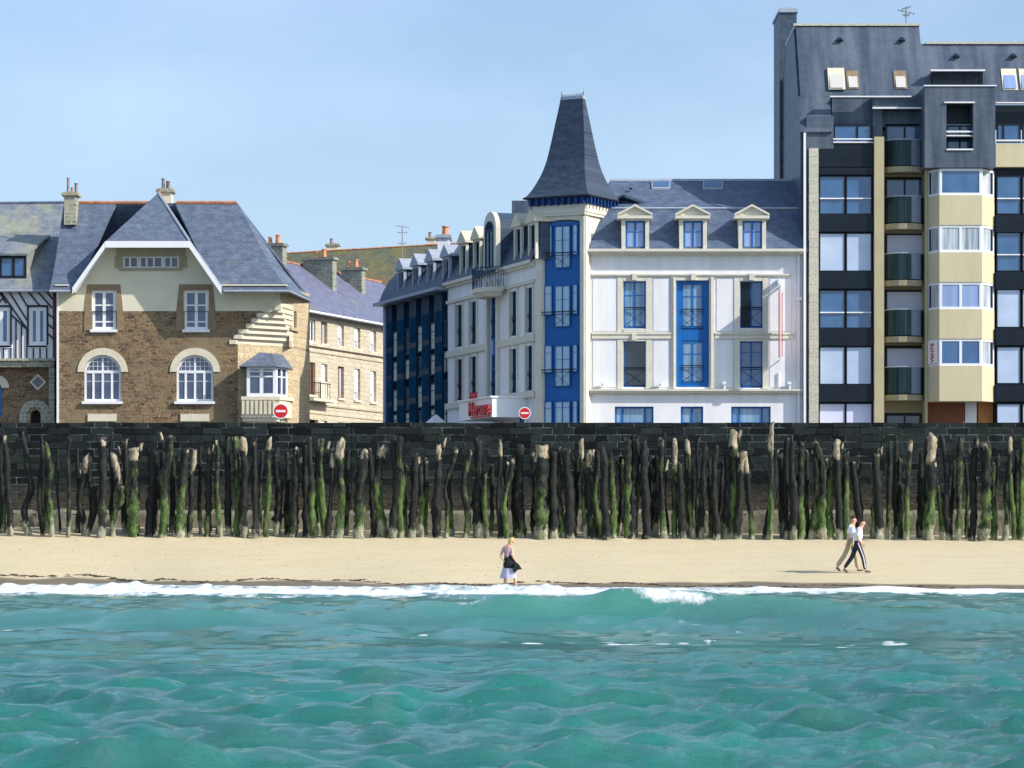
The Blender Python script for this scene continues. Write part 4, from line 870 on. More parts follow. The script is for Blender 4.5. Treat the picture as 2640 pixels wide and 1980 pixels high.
g.prism([(DF.S(-110),DF.oy-.05,dz0-.5),(DF.S(68),DF.oy-.05,dz0-.5),(DF.S(68)+.75,yr,dz0-.5),(DF.S(-110),yr,dz0-.5)], [(DF.S(-110),DF.oy-.05,dz1-.1),(DF.S(68),DF.oy-.05,dz1-.1),(DF.S(68)+.75,yr,dz1+1.12),(DF.S(-110),yr,dz1+1.12)])
g.build('dormer', slate_t, th)
window(th, DF, -100, 660, 68, 717, dkmetal, g_blue, 5, 1, .14, .12)
g = MB(); DF.pb(g, -110, 717, 74, 722, -.1, .12); g.build('dormer_sill', zinc, th)

# ================================================================== BEIGE TERRACE ON THE STREET
OF = Fr((768-CX)*180/FP, 180, A_TER)
ter = empty('terraced_house', (OF.ox, OF.oy, GZ), 'beige stone terrace with white shutters receding along the side street', 'house')
zT = 15.25; L = 24
wins = [(i, .95+i*2.55) for i in range(9)]
holes = []
for i, a in wins:
    wd_ = 1.7 if i == 0 else .95
    for z0, z1 in ((13.45,14.75),(10.35,12.25),(7.2,8.9)):
        if i == 0 and z0 < 8: continue
        holes.append((a-.1, z0, a-.1+wd_, z1))
holes.append((-.2+.7, GZ, 3.0, 8.9))
g = MB(); OF.wall(g, -3, GZ-.05, L, zT, 0, holes, .25); OF.box(g, -3, GZ, L, zT, -9, -.6); g.build('wall', stone_t, ter, fixn=False)
g = MB()
for z0, h, pr in ((13.2,.16,.16),(12.85,.1,.06),(9.75,.1,.08),(9.25,.12,.05)): OF.box(g, -3, z0, L, z0+h, -.02, pr)
g.build('string_course', stone_t, ter)
shut = plain('white_shutter', (.78,.76,.70), .06, 8, stretch=(1,1,9)); brownf = plain('brown_frame', (.22,.10,.06), .2, 5)
for a, z0, b_, z1 in holes[:-1]:
    i = round((a-.85)/2.55)
    if i == 0:
        window(ter, OF, a, z0, b_, z1, whitep if z0 > 13 else brownf, g_dark, 4, 1, -.12, .09, px=False, sill=(.1, cream))
    elif (i*7+int(z0)) % 4 == 0:
        window(ter, OF, a, z0, b_, z1, brownf, g_curt, 2, 1, -.14, .06, px=False, sill=(.1, cream))
    else:
        o = window(ter, OF, a, z0, b_, z1, whitep, g_curt, 2, 1, -.18, .06, px=False, sill=(.1, cream))
        g = MB(); OF.box(g, a+.0, z0+(.5 if z0 > 9 else .35), b_-.28, z1, -.12, -.08); g.build('shutter', shut, o)
g = MB(); OF.box(g, .6, 9.95, 4.1, 10.1, -.02, .75); OF.box(g, 3.2, 10.1, 4.1, 11.2, .05, .09); g.build('balcony', cream, ter)
g = MB()
for k in range(8): a = .7+k*.34; g.bar(OF.pt(a,.7,10.1), OF.pt(a,.7,11.0), .02, 4)
g.bar(OF.pt(.6,.7,11.0), OF.pt(3.2,.7,11.0), .03); g.build('railing', dkmetal, ter)
g = MB(); OF.box(g, .8, GZ, 2.8, 7.9, -.24, -.2); g.build('garage_door', plain('grey_blue_door', (.20,.23,.33), .08, 3, stretch=(1,1,6)), ter)
Rz = 18.85
def pO(s_, t, z): return OF.pt(s_, t, z)
g = MB(); thick(g, [pO(-3,.45,zT-.1), pO(L,.45,zT-.1), pO(L,-4.6,Rz), pO(-3,-4.6,Rz)], .15); thick(g, [pO(L,-9.4,zT), pO(-3,-9.4,zT), pO(-3,-4.6,Rz), pO(L,-4.6,Rz)], .15)
g.prism([pO(L-.1,.1,zT-.2), pO(L-.1,-9,zT-.2), pO(L-.1,-4.6,Rz-.2)], [pO(L-.3,.1,zT-.2), pO(L-.3,-9,zT-.2), pO(L-.3,-4.6,Rz-.2)])
g.build('roof', slate_g, ter)
g = MB(); g.bar(pO(-3,.5,zT-.12), pO(L,.5,zT-.12), .08); g.build('gutter', whitep, ter)
g = MB(); a = -3
while a < L: g.bar(pO(a,-4.6,Rz+.02), pO(a+.42,-4.6,Rz+.025), .085, 6); a += .43
g.build('ridge_tiles', tile_o, ter)
for pxc, pyt, ln in ((712, 628, 1.1), (824, 664, 2.0), (911, 690, 1.4)):
    s_ = OF.S(pxc, -3.4); p = pO(s_, -3.4, 0); zt = CZ+(HY-pyt)*p[1]/FP
    chimney(ter, p[0], p[1], zt-2.6, zt, .62, ln, chimdk, chimdk, [(.0,.1-ln*.2,.45,.16),(0,.6-ln*.2,.35,.13)], pot, ang=A_TER)
# low shed roofs / big mossy roof beyond
MD = 232.0
mr_ = empty('mossy_roof_building', (P3(900,700,MD)[0], MD, GZ), 'distant building under one long moss-covered slate roof with orange ridge', 'building')
q0, q1 = P3(690,657,MD+8), P3(1230,626,MD+8); q2, q3 = P3(690,800,MD), P3(1230,790,MD)
g = MB(); thick(g, [q2, q3, q1, q0], .2); thick(g, [(q3[0],MD+16,q3[2]), (q2[0],MD+16,q2[2]), q0, q1], .2); g.build('roof', moss_r, mr_)
g = MB(); g.box(q2[0]+.3, MD+.6, GZ-.1, q3[0]-.3, MD+15.4, min(q2[2],q3[2])-.1); g.build('wall', cream_r, mr_)
g = MB(); 
for k in range(30): p = Vector(q0).lerp(Vector(q1), k/30); q = Vector(q0).lerp(Vector(q1), (k+.96)/30); g.bar((p.x,p.y,p.z+.05), (q.x,q.y,q.z+.05), .07, 5)
g.build('ridge_tiles', tile_o, mr_)
for px_, py_, wx in ((858, 629, .9), (1112, 612, .7)):
    p = P3(px_, py_, MD+8.5); chimney(mr_, p[0], p[1], p[2]-1.6, p[2], wx, 1.0, cream, chimst, [(-.1,0,.35,.14)], gp)
g = MB(); # small side gable ending near the glazed building
p = P3(1012, 716, 214); g.box(p[0]-1.2, 212, GZ, p[0]+.9, 216, p[2]); g.build('side_gable', stone_o, mr_)
def antenna(x, y, z0, h, bars, label, tilt=0):
    e = empty('tv_antenna', (x, y, z0), label, 'antenna', 'tv antennas on the roofs')
    g = MB(); g.bar((x,y,z0), (x+tilt,y,z0+h), .03, 6); g.build('mast', metal, e)
    g = MB()
    for zf, ln, dz in bars:
        z = z0+h*zf; xx = x+tilt*zf; g.bar((xx-ln/2,y,z+dz), (xx+ln/2,y,z-dz), .022, 4)
        for k in range(5): a = -ln/2+ln*k/4; g.bar((xx+a,y-.22,z-dz*a/(ln/2)), (xx+a,y+.22,z-dz*a/(ln/2)), .012, 4); g.bar((xx+a,y,z-.09-dz*a/(ln/2)), (xx+a,y,z+.09-dz*a/(ln/2)), .010, 4)
    g.build('aerial', metal, e)
p = P3(1037, 700, 190); antenna(p[0], p[1], p[2], (700-583)*190/FP, [(.99,.75,.05),(.86,.6,0),(.62,.5,0)], 'tall thin tv antenna rising above the mossy roof and glazed building')
# ================================================================== HOTEL
HF = Fr(0, 143.0); hx = HF.S; hz = HF.Z
hotel = empty('hotel', (hx(1700), 143, GZ), 'white hotel with cream trim, blue windows and a corner tower under a tall slate spire', 'hotel')
holes = [holepx(HF,1607,725,1665,847), holepx(HF,1743,723,1828,998), holepx(HF,1908,725,1966,846), holepx(HF,1607,880,1665,998), holepx(HF,1908,880,1966,1000)]
gh = [(hx(1585),6.3,hx(1685),hz(1048)), (hx(1755),6.3,hx(1813),hz(1048)), (hx(1885),6.3,hx(1987),hz(1048))]
g = MB(); HF.wall(g, hx(1521), GZ-.05, hx(2070), hz(646), 0, holes+gh, .32); HF.box(g, hx(1545), GZ, hx(2069), hz(650), -9, -.6); g.build('wall', white_r, hotel, fixn=False)
g = MB()
def hb(*a): HF.pb(g, *a)
hb(1510,641,2072,648,-.1,.52); hb(1514,648,2070,653,-.1,.40); hb(1516,653,2068,658,-.1,.22)
hb(1512,1003,2070,1008,-.1,.34); hb(1514,1008,2068,1013,-.1,.26); hb(1516,1013,2068,1016,-.1,.12)
hb(1524,706,2040,710,-.02,.13); hb(1524,710,2040,714,-.02,.08)
g.build('cornice', cream_h, hotel)
g = MB()
for a, b_ in ((1526,1730),(1843,2046)): hb(a,857,b_,862,-.02,.13); hb(a,862,b_,866,-.02,.07); hb(a,866,b_,873,-.02,.10)
g.build('string_course', cream_h, hotel)
g = MB()
for a, b_, y0, y1 in ((1592,1606,714.5,1002),(1666,1681,714.5,1002),(1893,1907,714.5,1002),(1967,1981,714.5,1002)): 
    hb(a,y0,b_,856.5,-.02,.06); hb(a,873.5,b_,y1,-.02,.06)
for a, b_ in ((1607,1665),(1908,1966)): hb(a,714.5,b_,724,-.02,.06); hb(a,848,b_,856.5,-.02,.09); hb(a,873.5,b_,879,-.02,.06)
for a, b_ in ((1731,1742.5),(1829,1841)): hb(a,714.5,b_,1002,-.02,.10)
hb(1736,714.5,1738,1002,.10,.14); hb(1833,714.5,1835,1002,.10,.14); hb(1743,714.5,1828,722.5,-.02,.07)
for a in (1630,1782,1932): hb(a,705,a+12,722,.0,.2)
for a in (1629,): hb(a,860,a+11,877,.0,.17)
hb(1510,658,1523,1002,-.02,.12); hb(1510,1016.5,1520,1095,-.02,.10)
g.build('window_trim', cream_h, hotel)
g = MB()
for a, b_ in ((1529,1588),(1685,1726),(1848,1889),(1985,2040)): hb(a,718,b_,853,-.02,.035); hb(a,878,b_,998,-.02,.035)
g.build('raised_panel', white_r, hotel)
W = lambda x0,y0,x1,y1,gm,**k: window(hotel, HF, x0, y0, x1, y1, bluep, gm, **k)
W(1607,725,1665,847,g_teal,cols=2,bar=.07,t=-.18,hbars=[.70],rail=(.44,dkmetal,-.05))
W(1607,880,1665,998,g_dark,cols=1,bar=.05,t=-.2,rail=(.42,dkmetal,-.05))
W(1908,725,1966,846,g_blue,cols=2,bar=.07,t=-.18,rail=(.44,dkmetal,-.05))
W(1908,880,1966,1000,g_blue,cols=2,bar=.07,t=-.18,hbars=[.76],rail=(.44,dkmetal,-.05))
g = MB(); HF.pb(g, 1910,728,1935,842,-.17,-.15); g.build('open_casement', dkpan, hotel)
g = MB(); HF.pb(g,1743,723,1828,998,-.3,-.22); HF.pb(g,1743,723,1757,998,-.22,-.10); HF.pb(g,1814,723,1828,998,-.22,-.10); HF.pb(g,1757,850,1814,878,-.22,-.12); HF.pb(g,1757,723,1814,730,-.22,-.12); HF.pb(g,1757,986,1814,998,-.22,-.12); g.build('blue_panel', bluep, hotel)
W(1757,730,1814,846,g_teal,cols=2,bar=.08,t=-.13,hbars=[.70],rail=(.42,dkmetal,-.05)); W(1757,880,1814,988,g_teal,cols=2,bar=.08,t=-.13,hbars=[.70],rail=(.42,dkmetal,-.05))
for i, (a, b_, ml) in enumerate(((1585,1685,[.2,.78]),(1755,1813,[.5]),(1885,1987,[.2,.78]))): window(hotel, HF, hx(a,-.2), 6.3, hx(b_,-.2), hz(1048,-.2), bluep, g_curt if 0 else g_teal, 2, 1, -.2, .09, mull=ml, hbars=[.52], px=False)
for a in (1551,1700,1866,2034): g = MB(); HF.pb(g,a,989,a+5,1003,.1,.3); HF.pb(g,a-3,984,a+6,991,.16,.42); g.build('floodlight', whitep, hotel)
g = MB(); HF.pb(g,2056,652,2062,1095,.05,.16); HF.pb(g,2053,766,2067,773,.05,.25); g.build('downpipe', whitep, hotel)
# mansard
ye, yb_, yr_ = 143-.35, 144.25, 147.1
ze_, zbk, zrg = zc(641,ye), zc(537,yb_), zc(467,yr_)
xL, xR = hx(1512), 13.6
g = MB()
thick(g, [(xL,ye,ze_),(xR,ye,ze_),(xR,yb_,zbk),(xL+.25,yb_,zbk)], .15); g.build('mansard_roof', slate_h, hotel)
g = MB(); thick(g, [(xL+.3,yb_-.02,zbk),(xR,yb_-.02,zbk),(xR,yr_,zrg),((1572-CX)*yr_/FP,yr_,zrg)], .12)
thick(g, [(xR,152.5,zbk),(xL+.2,152.5,zbk),((1572-CX)*yr_/FP,yr_+.6,zrg),(xR,yr_+.6,zrg)], .12); g.build('upper_roof', slate_h, hotel)
g = MB(); g.bar((xL+.3,yb_-.04,zbk+.0),(xR,yb_-.04,zbk+.0),.05,5); g.bar(((1572-CX)*yr_/FP,yr_+.1,zrg+.03),(xR,yr_+.1,zrg+.03),.1,5); g.build('roof_flashing', zinc, hotel)
dF = Fr(0, 142.60)
for c in (1637.5, 1786.5, 1939):
    g = MB(); dF.pb(g, c-35, 563, c-25, 645, -.5, .02); dF.pb(g, c+26, 563, c+36, 645, -.5, .02); dF.pb(g, c-25, 563, c+26, 569, -.5, .02)
    dF.box(g, dF.S(c-34), dF.Z(645), dF.S(c+35), dF.Z(563), -1.6, -.42)
    o = g.build('dormer', cream_h, hotel)
    g = MB(); dF.pp(g, [(c-45,563),(c-45,555),(c,529),(c+45,555),(c+45,563)], -2.6, .02); dF.pb(g, c-45,555.5,c+45,563,.0,.22)
    dF.pp(g, [(c-45,555.2),(c-45,550),(c,526),(c,531.5)], .0,.22); dF.pp(g, [(c,531.5),(c,526),(c+45,550),(c+45,555.2)], .0,.2205); g.build('pediment', cream_h, o)
    window(o, dF, c-24.5, 570, c+25, 643, bluep, g_lil, 2, 1, -.1, .075, hbars=[.62])
gs = (zrg-zbk)/(yr_-yb_)
for x0, x1 in ((1680,1728),(1812,1864)):
    def up(px, fy): y = yb_+(yr_-yb_)*fy; return ((px-CX)*y/FP, y-.05, zbk+(zrg-zbk)*fy+.06)
    g = MB(); thick(g, [up(x0,.70),up(x1,.70),up(x1,.95),up(x0,.95)], .14); o = g.build('skylight', zinc, hotel)
    g = MB(); u = lambda px, f: tuple(np.add(up(px, f), (0,-.01,.02))); thick(g, [u(x0+4,.73),u(x1-3,.73),u(x1-3,.93),u(x0+4,.93)], .03); g.build('pane', g_blue, o)
g = MB(); HF.pb(g,1622,484,1630,488,-3,-2.8); g.build('roof_vent', dkmetal, hotel)
# ---- tower
TC = ((1507-CX)*142.4/FP, 142.4); tw = 2.52; uL = (math.cos(A_TW), math.sin(A_TW)); uR = (-uL[1], uL[0])
LF = Fr(TC[0]-tw*uL[0], TC[1]-tw*uL[1], A_TW); RF2 = Fr(TC[0], TC[1], A_TW+R(90))
def tz(py): return CZ+(HY-py)*142.9/FP
g = MB(); o_ = .36
LF.wall(g, 0, GZ-.05, tw, tz(528), 0, [(.36, GZ, tw-.24, tz(566), .12)], .22); RF2.box(g, 0, GZ, 2.6, tz(528), -.2, 0); LF.box(g, .2, GZ, tw-.2, tz(528), -2.4, -.4)
g.build('tower_wall', cream_h, hotel, fixn=False)
g = MB(); 
for a, b_, z0, z1, t1 in ((0,.30,GZ,tz(560),.07),(tw-.19,tw,GZ,tz(560),.07),(-.06,tw+.07,tz(556),tz(549),.12),(-.1,tw+.1,tz(549),tz(528),.16)): LF.box(g, a, z0, b_, z1, -.02, t1)
for a, b_, z0, z1, t1 in ((.0,.3,GZ,tz(560),.06),(0,2.4,tz(556),tz(549),.11),(0,2.5,tz(549),tz(528),.15)): RF2.box(g, a, z0, b_, z1, -.02, t1)
g.build('tower_trim', cream_h, hotel)
lS = lambda px: LF.S(px, -.12)
x0_, x1_ = lS(1400), lS(1489)
g = MB(); LF.box(g, .34, GZ, tw-.22, tz(572), -.26, -.20)
for k in range(10):
    a = .36+(tw-.6)*k/10; b_ = .36+(tw-.6)*(k+1)/10; h = .12*math.sin(math.pi*(k+.5)/10); LF.box(g, a, tz(580), b_, tz(576)+h, -.2, -.12)
g.build('tower_panel', bluep, hotel)
for (ys0, ys1, yc0, yc1) in ((579,659,581,690),(733,811,735,842),(888,960,890,996),(1033,1100,1034,1092)):
    for (xa, xb, y0, y1, cc) in ((1402,1423,ys0,ys1,1),(1430,1470,yc0,yc1,2),(1475,1488.5,ys0,ys1,1)):
        window(hotel, LF, lS(xa), tz(y1), lS(xb), tz(y0), bluep, g_tower, cc, 1, -.12+.02*(cc==2), .038, px=False, hbars=[.72] if y1-y0 < 100 else [.66])
    if ys1 < 1000:
        g = MB(); P = LF.pt; zr = tz(ys1-8)
        g.bar(P(lS(1400),.03,zr),P(lS(1489),.03,zr),.022); g.bar(P(lS(1400),.03,zr-.12),P(lS(1489),.03,zr-.12),.014)
        g.bar(P(lS(1428),.03,tz(yc1)),P(lS(1472),.03,zr-.12),.014,4); g.bar(P(lS(1428),.03,zr-.12),P(lS(1472),.03,tz(yc1)),.014,4); g.build('tower_railing', dkmetal, hotel)
# fascia with brackets and the bell-cast spire
TCc = (TC[0]-tw/2*uL[0]+tw/2*uR[0], TC[1]-tw/2*uL[1]+tw/2*uR[1])
def rect(wl, wr, z, dc=0): return [(TCc[0]+a*wl/2*uL[0]+b_*wr/2*uR[0], TCc[1]+a*wl/2*uL[1]+b_*wr/2*uR[1], z) for a, b_ in ((-1,-1),(1,-1),(1,1),(-1,1))]
g = MB(); g.prism(rect(tw+.5,tw+.5,tz(527)), rect(tw+.55,tw+.55,tz(511))); o = g.build('fascia', navy, hotel)
g = MB(); g.prism(rect(tw+.12,tw+.12,tz(533)), rect(tw+.2,tw+.2,tz(526))); g.build('frieze', whitep, hotel)
g = MB()
for k in range(9):
    a = -.1+(tw+.2)*k/8; LF.box(g, a-.05, tz(530), a+.05, tz(512), .2, .42); RF2.box(g, a-.05, tz(530), a+.05, tz(512), .2, .42)
g.build('bracket', navy, hotel)
prof = [(507,3.34,3.34),(500,3.12,3.08),(488,2.88,2.78),(470,2.60,2.42),(450,2.33,2.05),(430,2.14,1.75),(408,1.98,1.45),(380,1.84,1.20),(345,1.66,.92),(308,1.48,.66),(275,1.31,.42),(247,1.17,.24)]
g = MB()
for (p, a, b_), (q, c, d) in zip(prof, prof[1:]): g.prism(rect(a,b_,tz(p)), rect(c,d,tz(q)))
g.build('spire', slate_sp, hotel)
g = MB(); g.prism(rect(3.44,3.44,tz(511)), rect(3.40,3.40,tz(506.5))); g.build('spire_gutter', dkmetal, hotel)
g = MB(); g.prism(rect(1.2,.26,tz(247)), rect(1.14,.22,tz(238)))
for k in range(8): a = -.52+1.04*k/7; c = (TCc[0]+a*uL[0], TCc[1]+a*uL[1]); g.bar((c[0],c[1],tz(238)), (c[0],c[1],tz(232)), .018, 5); g.bar((c[0],c[1],tz(233.5)), (c[0],c[1],tz(232)), .035, 5)
g.bar((TCc[0]-.55*uL[0],TCc[1]-.55*uL[1],tz(235)),(TCc[0]+.55*uL[0],TCc[1]+.55*uL[1],tz(235)),.012,4)
for a in (-.57,.57): c = (TCc[0]+a*uL[0], TCc[1]+a*uL[1]); g.bar((c[0],c[1],tz(242)), (c[0],c[1],tz(219)), .035, 6, .006); g.bar((c[0],c[1],tz(231)), (c[0],c[1],tz(229)), .05, 6)
g.build('cresting', zinc, hotel)
# ---- side wing
SO = (TC[0]-tw*uL[0]-.02, TC[1]-tw*uL[1]+.05); SDX, SDY = -.3205, .947
SW = Fr(SO[0], SO[1], A_SIDE)
def sp_(px, t=0): return SW.S(px, t)
sB = sp_(1155); zA = tz(665)
sW = [(1176,1193),(1212,1229),(1316,1333),(1357,1374)]
hs = []
for a, b_ in sW: 
    for z0, z1 in ((11.36,13.46),(8.66,10.75)): hs.append((sp_(a), z0, sp_(b_), z1))
hs.append((sp_(1262), 8.3, sp_(1284), 13.75)); hs.append((sp_(1245), GZ, sp_(1299), 7.35))
for a, b_ in ((1170,1178),(1196,1209)): hs.append((sp_(a), GZ+.9, sp_(b_), 7.0))
g = MB(); SW.wall(g, sB, GZ-.05, 0, zA, 0, hs, .34); SW.box(g, sB, GZ, -.1, zA, -8, -.6); g.build('side_wall', white_r, hotel, fixn=False)
g = MB()
def sbx(s0, z0, s1, z1, t0, t1): SW.box(g, s0, z0, s1, z1, t0, t1)
cR, cL = (sp_(1292), 0), (sB, sp_(1236))
for s0, s1 in (cR, cL): sbx(s0, zA-.16, s1, zA, -.1, .30); sbx(s0, zA-.28, s1, zA-.16, -.1, .18)
sbx(sp_(1290), 13.62, 0, 13.78, -.02, .12); sbx(sB, 13.62, sp_(1238), 13.78, -.02, .12)
sbx(sp_(1288), 10.92, 0, 11.24, -.02, .12); sbx(sB, 10.92, sp_(1258), 11.24, -.02, .12); sbx(sB, 8.32, sp_(1238), 8.6, -.02, .18); sbx(sp_(1298), 8.32, 0, 8.6, -.02, .18)
for a, b_ in sW: 
    for z0, z1 in ((11.26,13.6),(8.62,10.88)): sbx(sp_(a)-.22, z0, sp_(a), z1, -.02, .05); sbx(sp_(b_), z0, sp_(b_)+.22, z1, -.02, .05)
sbx(sp_(1262)-.3, 8.3, sp_(1262), 14.2, -.02, .14); sbx(sp_(1284), 8.3, sp_(1284)+.3, 14.2, -.02, .14); sbx(sp_(1262), 13.76, sp_(1284), 14.2, -.02, .12)
g.build('side_trim', cream_h, hotel)
for a, b_ in sW:
    for z0, z1 in ((11.36,13.46),(8.66,10.75)): window(hotel, SW, sp_(a), z0, sp_(b_), z1, bluedk, g_sideT, 2, 1, -.12, .07, px=False, rail=(.42,dkmetal,-.06))
for z0, z1 in ((11.4,13.7),(8.35,10.7)): window(hotel, SW, sp_(1262), z0, sp_(1284), z1, bluep, g_sideT, 2, 1, -.11, .08, px=False, hbars=[.7], rail=(.42,dkmetal,-.06))
g = MB(); SW.box(g, sp_(1262), 10.7, sp_(1284), 11.4, -.3, -.18); g.build('blue_panel', bluep, hotel)
for a, b_ in ((1170,1178),(1196,1209)): window(hotel, SW, sp_(a), GZ+.9, sp_(b_), 7.0, bluedk, g_dark, 1, 1, -.2, .06, px=False)
g = MB(); SW.box(g, sp_(1245), GZ, sp_(1299), 7.35, -.5, -.33); g.build('entrance_door', dkpan, hotel)
# mansard of the wing
def S3(s, t, z): return SW.pt(s, t, z)
zK = tz(545)
g = MB(); thick(g, [S3(sB,.25,zA), S3(.1,.25,zA), S3(.1,-.75,zK-.0), S3(sB,-.75,zK-.0)], .15); thick(g, [S3(sB,-.75,zK), S3(.1,-.75,zK), S3(.1,-4.2,zK+.95), S3(sB,-4.2,zK+.95)], .12)
thick(g, [S3(.6,-8.2,zK-.3), S3(sB,-8.2,zK-.3), S3(sB,-4.2,zK+.95), S3(.6,-4.2,zK+.95)], .12); g.build('side_mansard', slate_hs, hotel)
def sdorm(parent, F, s, z0, z1, wd, trim, gm, rf=zinc):
    g = MB(); F.box(g, s-wd/2-.13, z0, s-wd/2, z1, .02, .16); F.box(g, s+wd/2, z0, s+wd/2+.13, z1, .02, .16); F.box(g, s-wd/2, z1-.12, s+wd/2, z1, .02, .16)
    o = g.build('dormer', trim, parent)
    g = MB(); F.box(g, s-wd/2-.11, z0, s+wd/2+.11, z1+.1, -1.4, -.05); g.build('cheek', slate_hs, o)
    g = MB(); P = F.pt; a = wd/2+.26
    g.prism([P(s-a,.26,z1),P(s+a,.26,z1),P(s+a,.26,z1+.12),P(s,.26,z1+.64),P(s-a,.26,z1+.12)], [P(s-a,-1.0,z1),P(s+a,-1.0,z1),P(s+a,-1.0,z1+.12),P(s,-1.0,z1+.64),P(s-a,-1.0,z1+.12)]); g.build('pediment', rf, o)
    window(o, F, s-wd/2, z0+.02, s+wd/2, z1-.13, trim if trim is not cream_h else bluedk, gm, 2, 1, .0, .06, px=False)
for a in (1196,1231,1337,1374): sdorm(hotel, SW, sp_(a,.1), zA+.0, zA+1.72, .82, cream_h, g_sideT, cream)
s_ = sp_(1275,.2)                                     # the large arched dormer with its balcony
g = MB(); n = 10; P = SW.pt
outl = [(s_-.95, zA+.0), (s_-.95, zA+1.9)]+[(s_-.95*math.cos(math.pi*k/n), zA+1.9+.85*math.sin(math.pi*k/n)) for k in range(1, n)]+[(s_+.95, zA+1.9), (s_+.95, zA)]
g.prism([P(a,.45,z) for a, z in outl], [P(a,.22,z) for a, z in outl]); o = g.build('arched_dormer', cream_h, hotel)
g = MB(); g.prism([P(s_+(a-s_)*.96,.22,z-.03) for a, z in outl], [P(s_+(a-s_)*.96,-1.4,z-.03) for a, z in outl]); g.build('cheek', slate_hs, o)
window(o, SW, s_-.6, zA+.05, s_+.6, zA+2.3, bluedk, g_sideT, 2, 1, .5, .08, px=False, arch=.45)
g = MB(); P = SW.pt
cur = [(s_+1.5*math.cos(a), .25+.95*math.sin(a)) for a in [math.pi*k/12 for k in range(13)]]
g.prism([P(a,t,zA-1.15) for a,t in cur], [P(a,t,zA-.95) for a,t in cur]); g.prism([P(s_+.8*(a-s_), .25+.75*(t-.25), zA-1.35) for a,t in cur], [P(s_+.9*(a-s_), .25+.9*(t-.25), zA-1.15) for a,t in cur]); bo = g.build('balcony', cream_h, hotel)
g = MB()
for (a,t),(b_,t2) in zip(cur, cur[1:]): g.bar(P(a,t,zA+.0), P(b_,t2,zA+.0), .03, 4); g.bar(P(a,t,zA-.15), P(b_,t2,zA-.15), .015, 4); g.bar(P(a,t,zA-.93), P(a,t,zA), .02, 4); g.bar(P((a+b_)/2,(t+t2)/2,zA-.93), P((a+b_)/2,(t+t2)/2,zA), .016, 4); g.bar(P(a,t,zA-.9), P(b_,t2,zA-.1), .012, 4)
g.build('railing', plain('blue_iron', (.03,.07,.14), .2, 4), bo)
p = S3(sp_(1343,-2.4), -2.4, 0); cz1 = CZ+(HY-520)*p[1]/FP
g = MB(); g.box(p[0]-.45, p[1]-.5, cz1-2.2, p[0]+.6, p[1]+1.2, cz1); g.build('chimney', slate_a, hotel)
# canopy with red lettering
g = MB(); SW.box(g, sp_(1217,1.1), 7.42, sp_(1303,1.1), 8.32, 0, 1.75); SW.box(g, sp_(1217,1.1)-.06, 8.32, sp_(1303,1.1)+.06, 8.4, 0, 1.85); g.build('canopy', whitep, hotel)
def text(name, body, size, mat_, M_, parent=None, ext=.02, ax='CENTER', shear=0, sx=1):
    c = bpy.data.curves.new(name, 'FONT'); c.body = body; c.size = size; c.extrude = ext; c.align_x = ax; c.align_y = 'CENTER'; c.shear = shear; c.offset = size*.018
    o = bpy.data.objects.new(name, c); COL.objects.link(o); c.materials.append(mat_); 
    dg = bpy.context.evaluated_depsgraph_get(); me = bpy.data.meshes.new_from_object(o.evaluated_get(dg)); bpy.data.objects.remove(o)
    o = bpy.data.objects.new(name, me); COL.objects.link(o); o.parent = parent
    off = WL[parent.name] if parent else Vector((0,0,0))
    from mathutils import Matrix
    me.transform(Matrix.Translation(-off) @ M_)
    WL[o.name] = off; return o
from mathutils import Matrix
def faceM(F, s, t, z, rot=0, sx=1):
    p = F.pt(s, t, z); m_ = Matrix(((F.ux,0,F.nx,p[0]),(F.uy,0,F.ny,p[1]),(0,1,0,p[2]),(0,0,0,1)))
    return m_ @ Matrix.Rotation(rot, 4, 'Z') @ Matrix.Diagonal((sx,1,1,1))
cs = (sp_(1243,1.1)+sp_(1303,1.1))/2; s0c = sp_(1243,1.1)
sg = empty('hotel_sign', SW.pt(s0c+1.2,1.9,7.6), 'red lettering on the white canopy over the hotel side entrance', 'sign')
g = MB(); SW.box(g, sp_(1211,1.86), 7.46, sp_(1258,1.86), 7.54, 1.78, 1.84); g.build('sign_rail', redp, sg)
text('lettering', 'Mercure', .92, redp, faceM(SW, sp_(1235,1.86), 1.86, 7.86, 0, 1.0), sg, .04); text('lettering', 'Hôtel', .42, redp, faceM(SW, sp_(1220,1.86), 1.86, 8.52), sg, .04)
# hanging banner at right angles to the front
bn = empty('hanging_banner', (hx(2008), 142.9, hz(940)), 'tall narrow red and white banner hung edge-on from the hotel front', 'banner')
bxx = hx(2008)
g = MB(); g.bar((bxx,143,hz(742)),(bxx-.02,141.6,hz(742)),.05); g.bar((bxx,143,hz(930)),(bxx-.02,141.7,hz(930)),.03); g.bar((bxx,142.9,hz(960)),(bxx,142.9,hz(1003)),.035); g.box(bxx-.10,142.15,hz(735),bxx+.02,142.95,hz(722)); g.build('bracket', whitep, bn)
g = MB(); 
for a, b_, dx in ((141.65,142.2,-.03),(142.2,142.7,.02)): g.box(bxx-.05+dx, a, hz(925), bxx+.0+dx, b_, hz(745))
g.build('cloth', plain('pink_white_cloth', (.80,.70,.69), .12, 2, stretch=(1,1,.4)), bn)
g = MB(); g.box(bxx-.12,141.62,hz(925),bxx-.10,141.8,hz(760)); g.box(bxx+.03,141.62,hz(925),bxx+.05,141.8,hz(760)); g.build('edge_stripe', redp, bn)

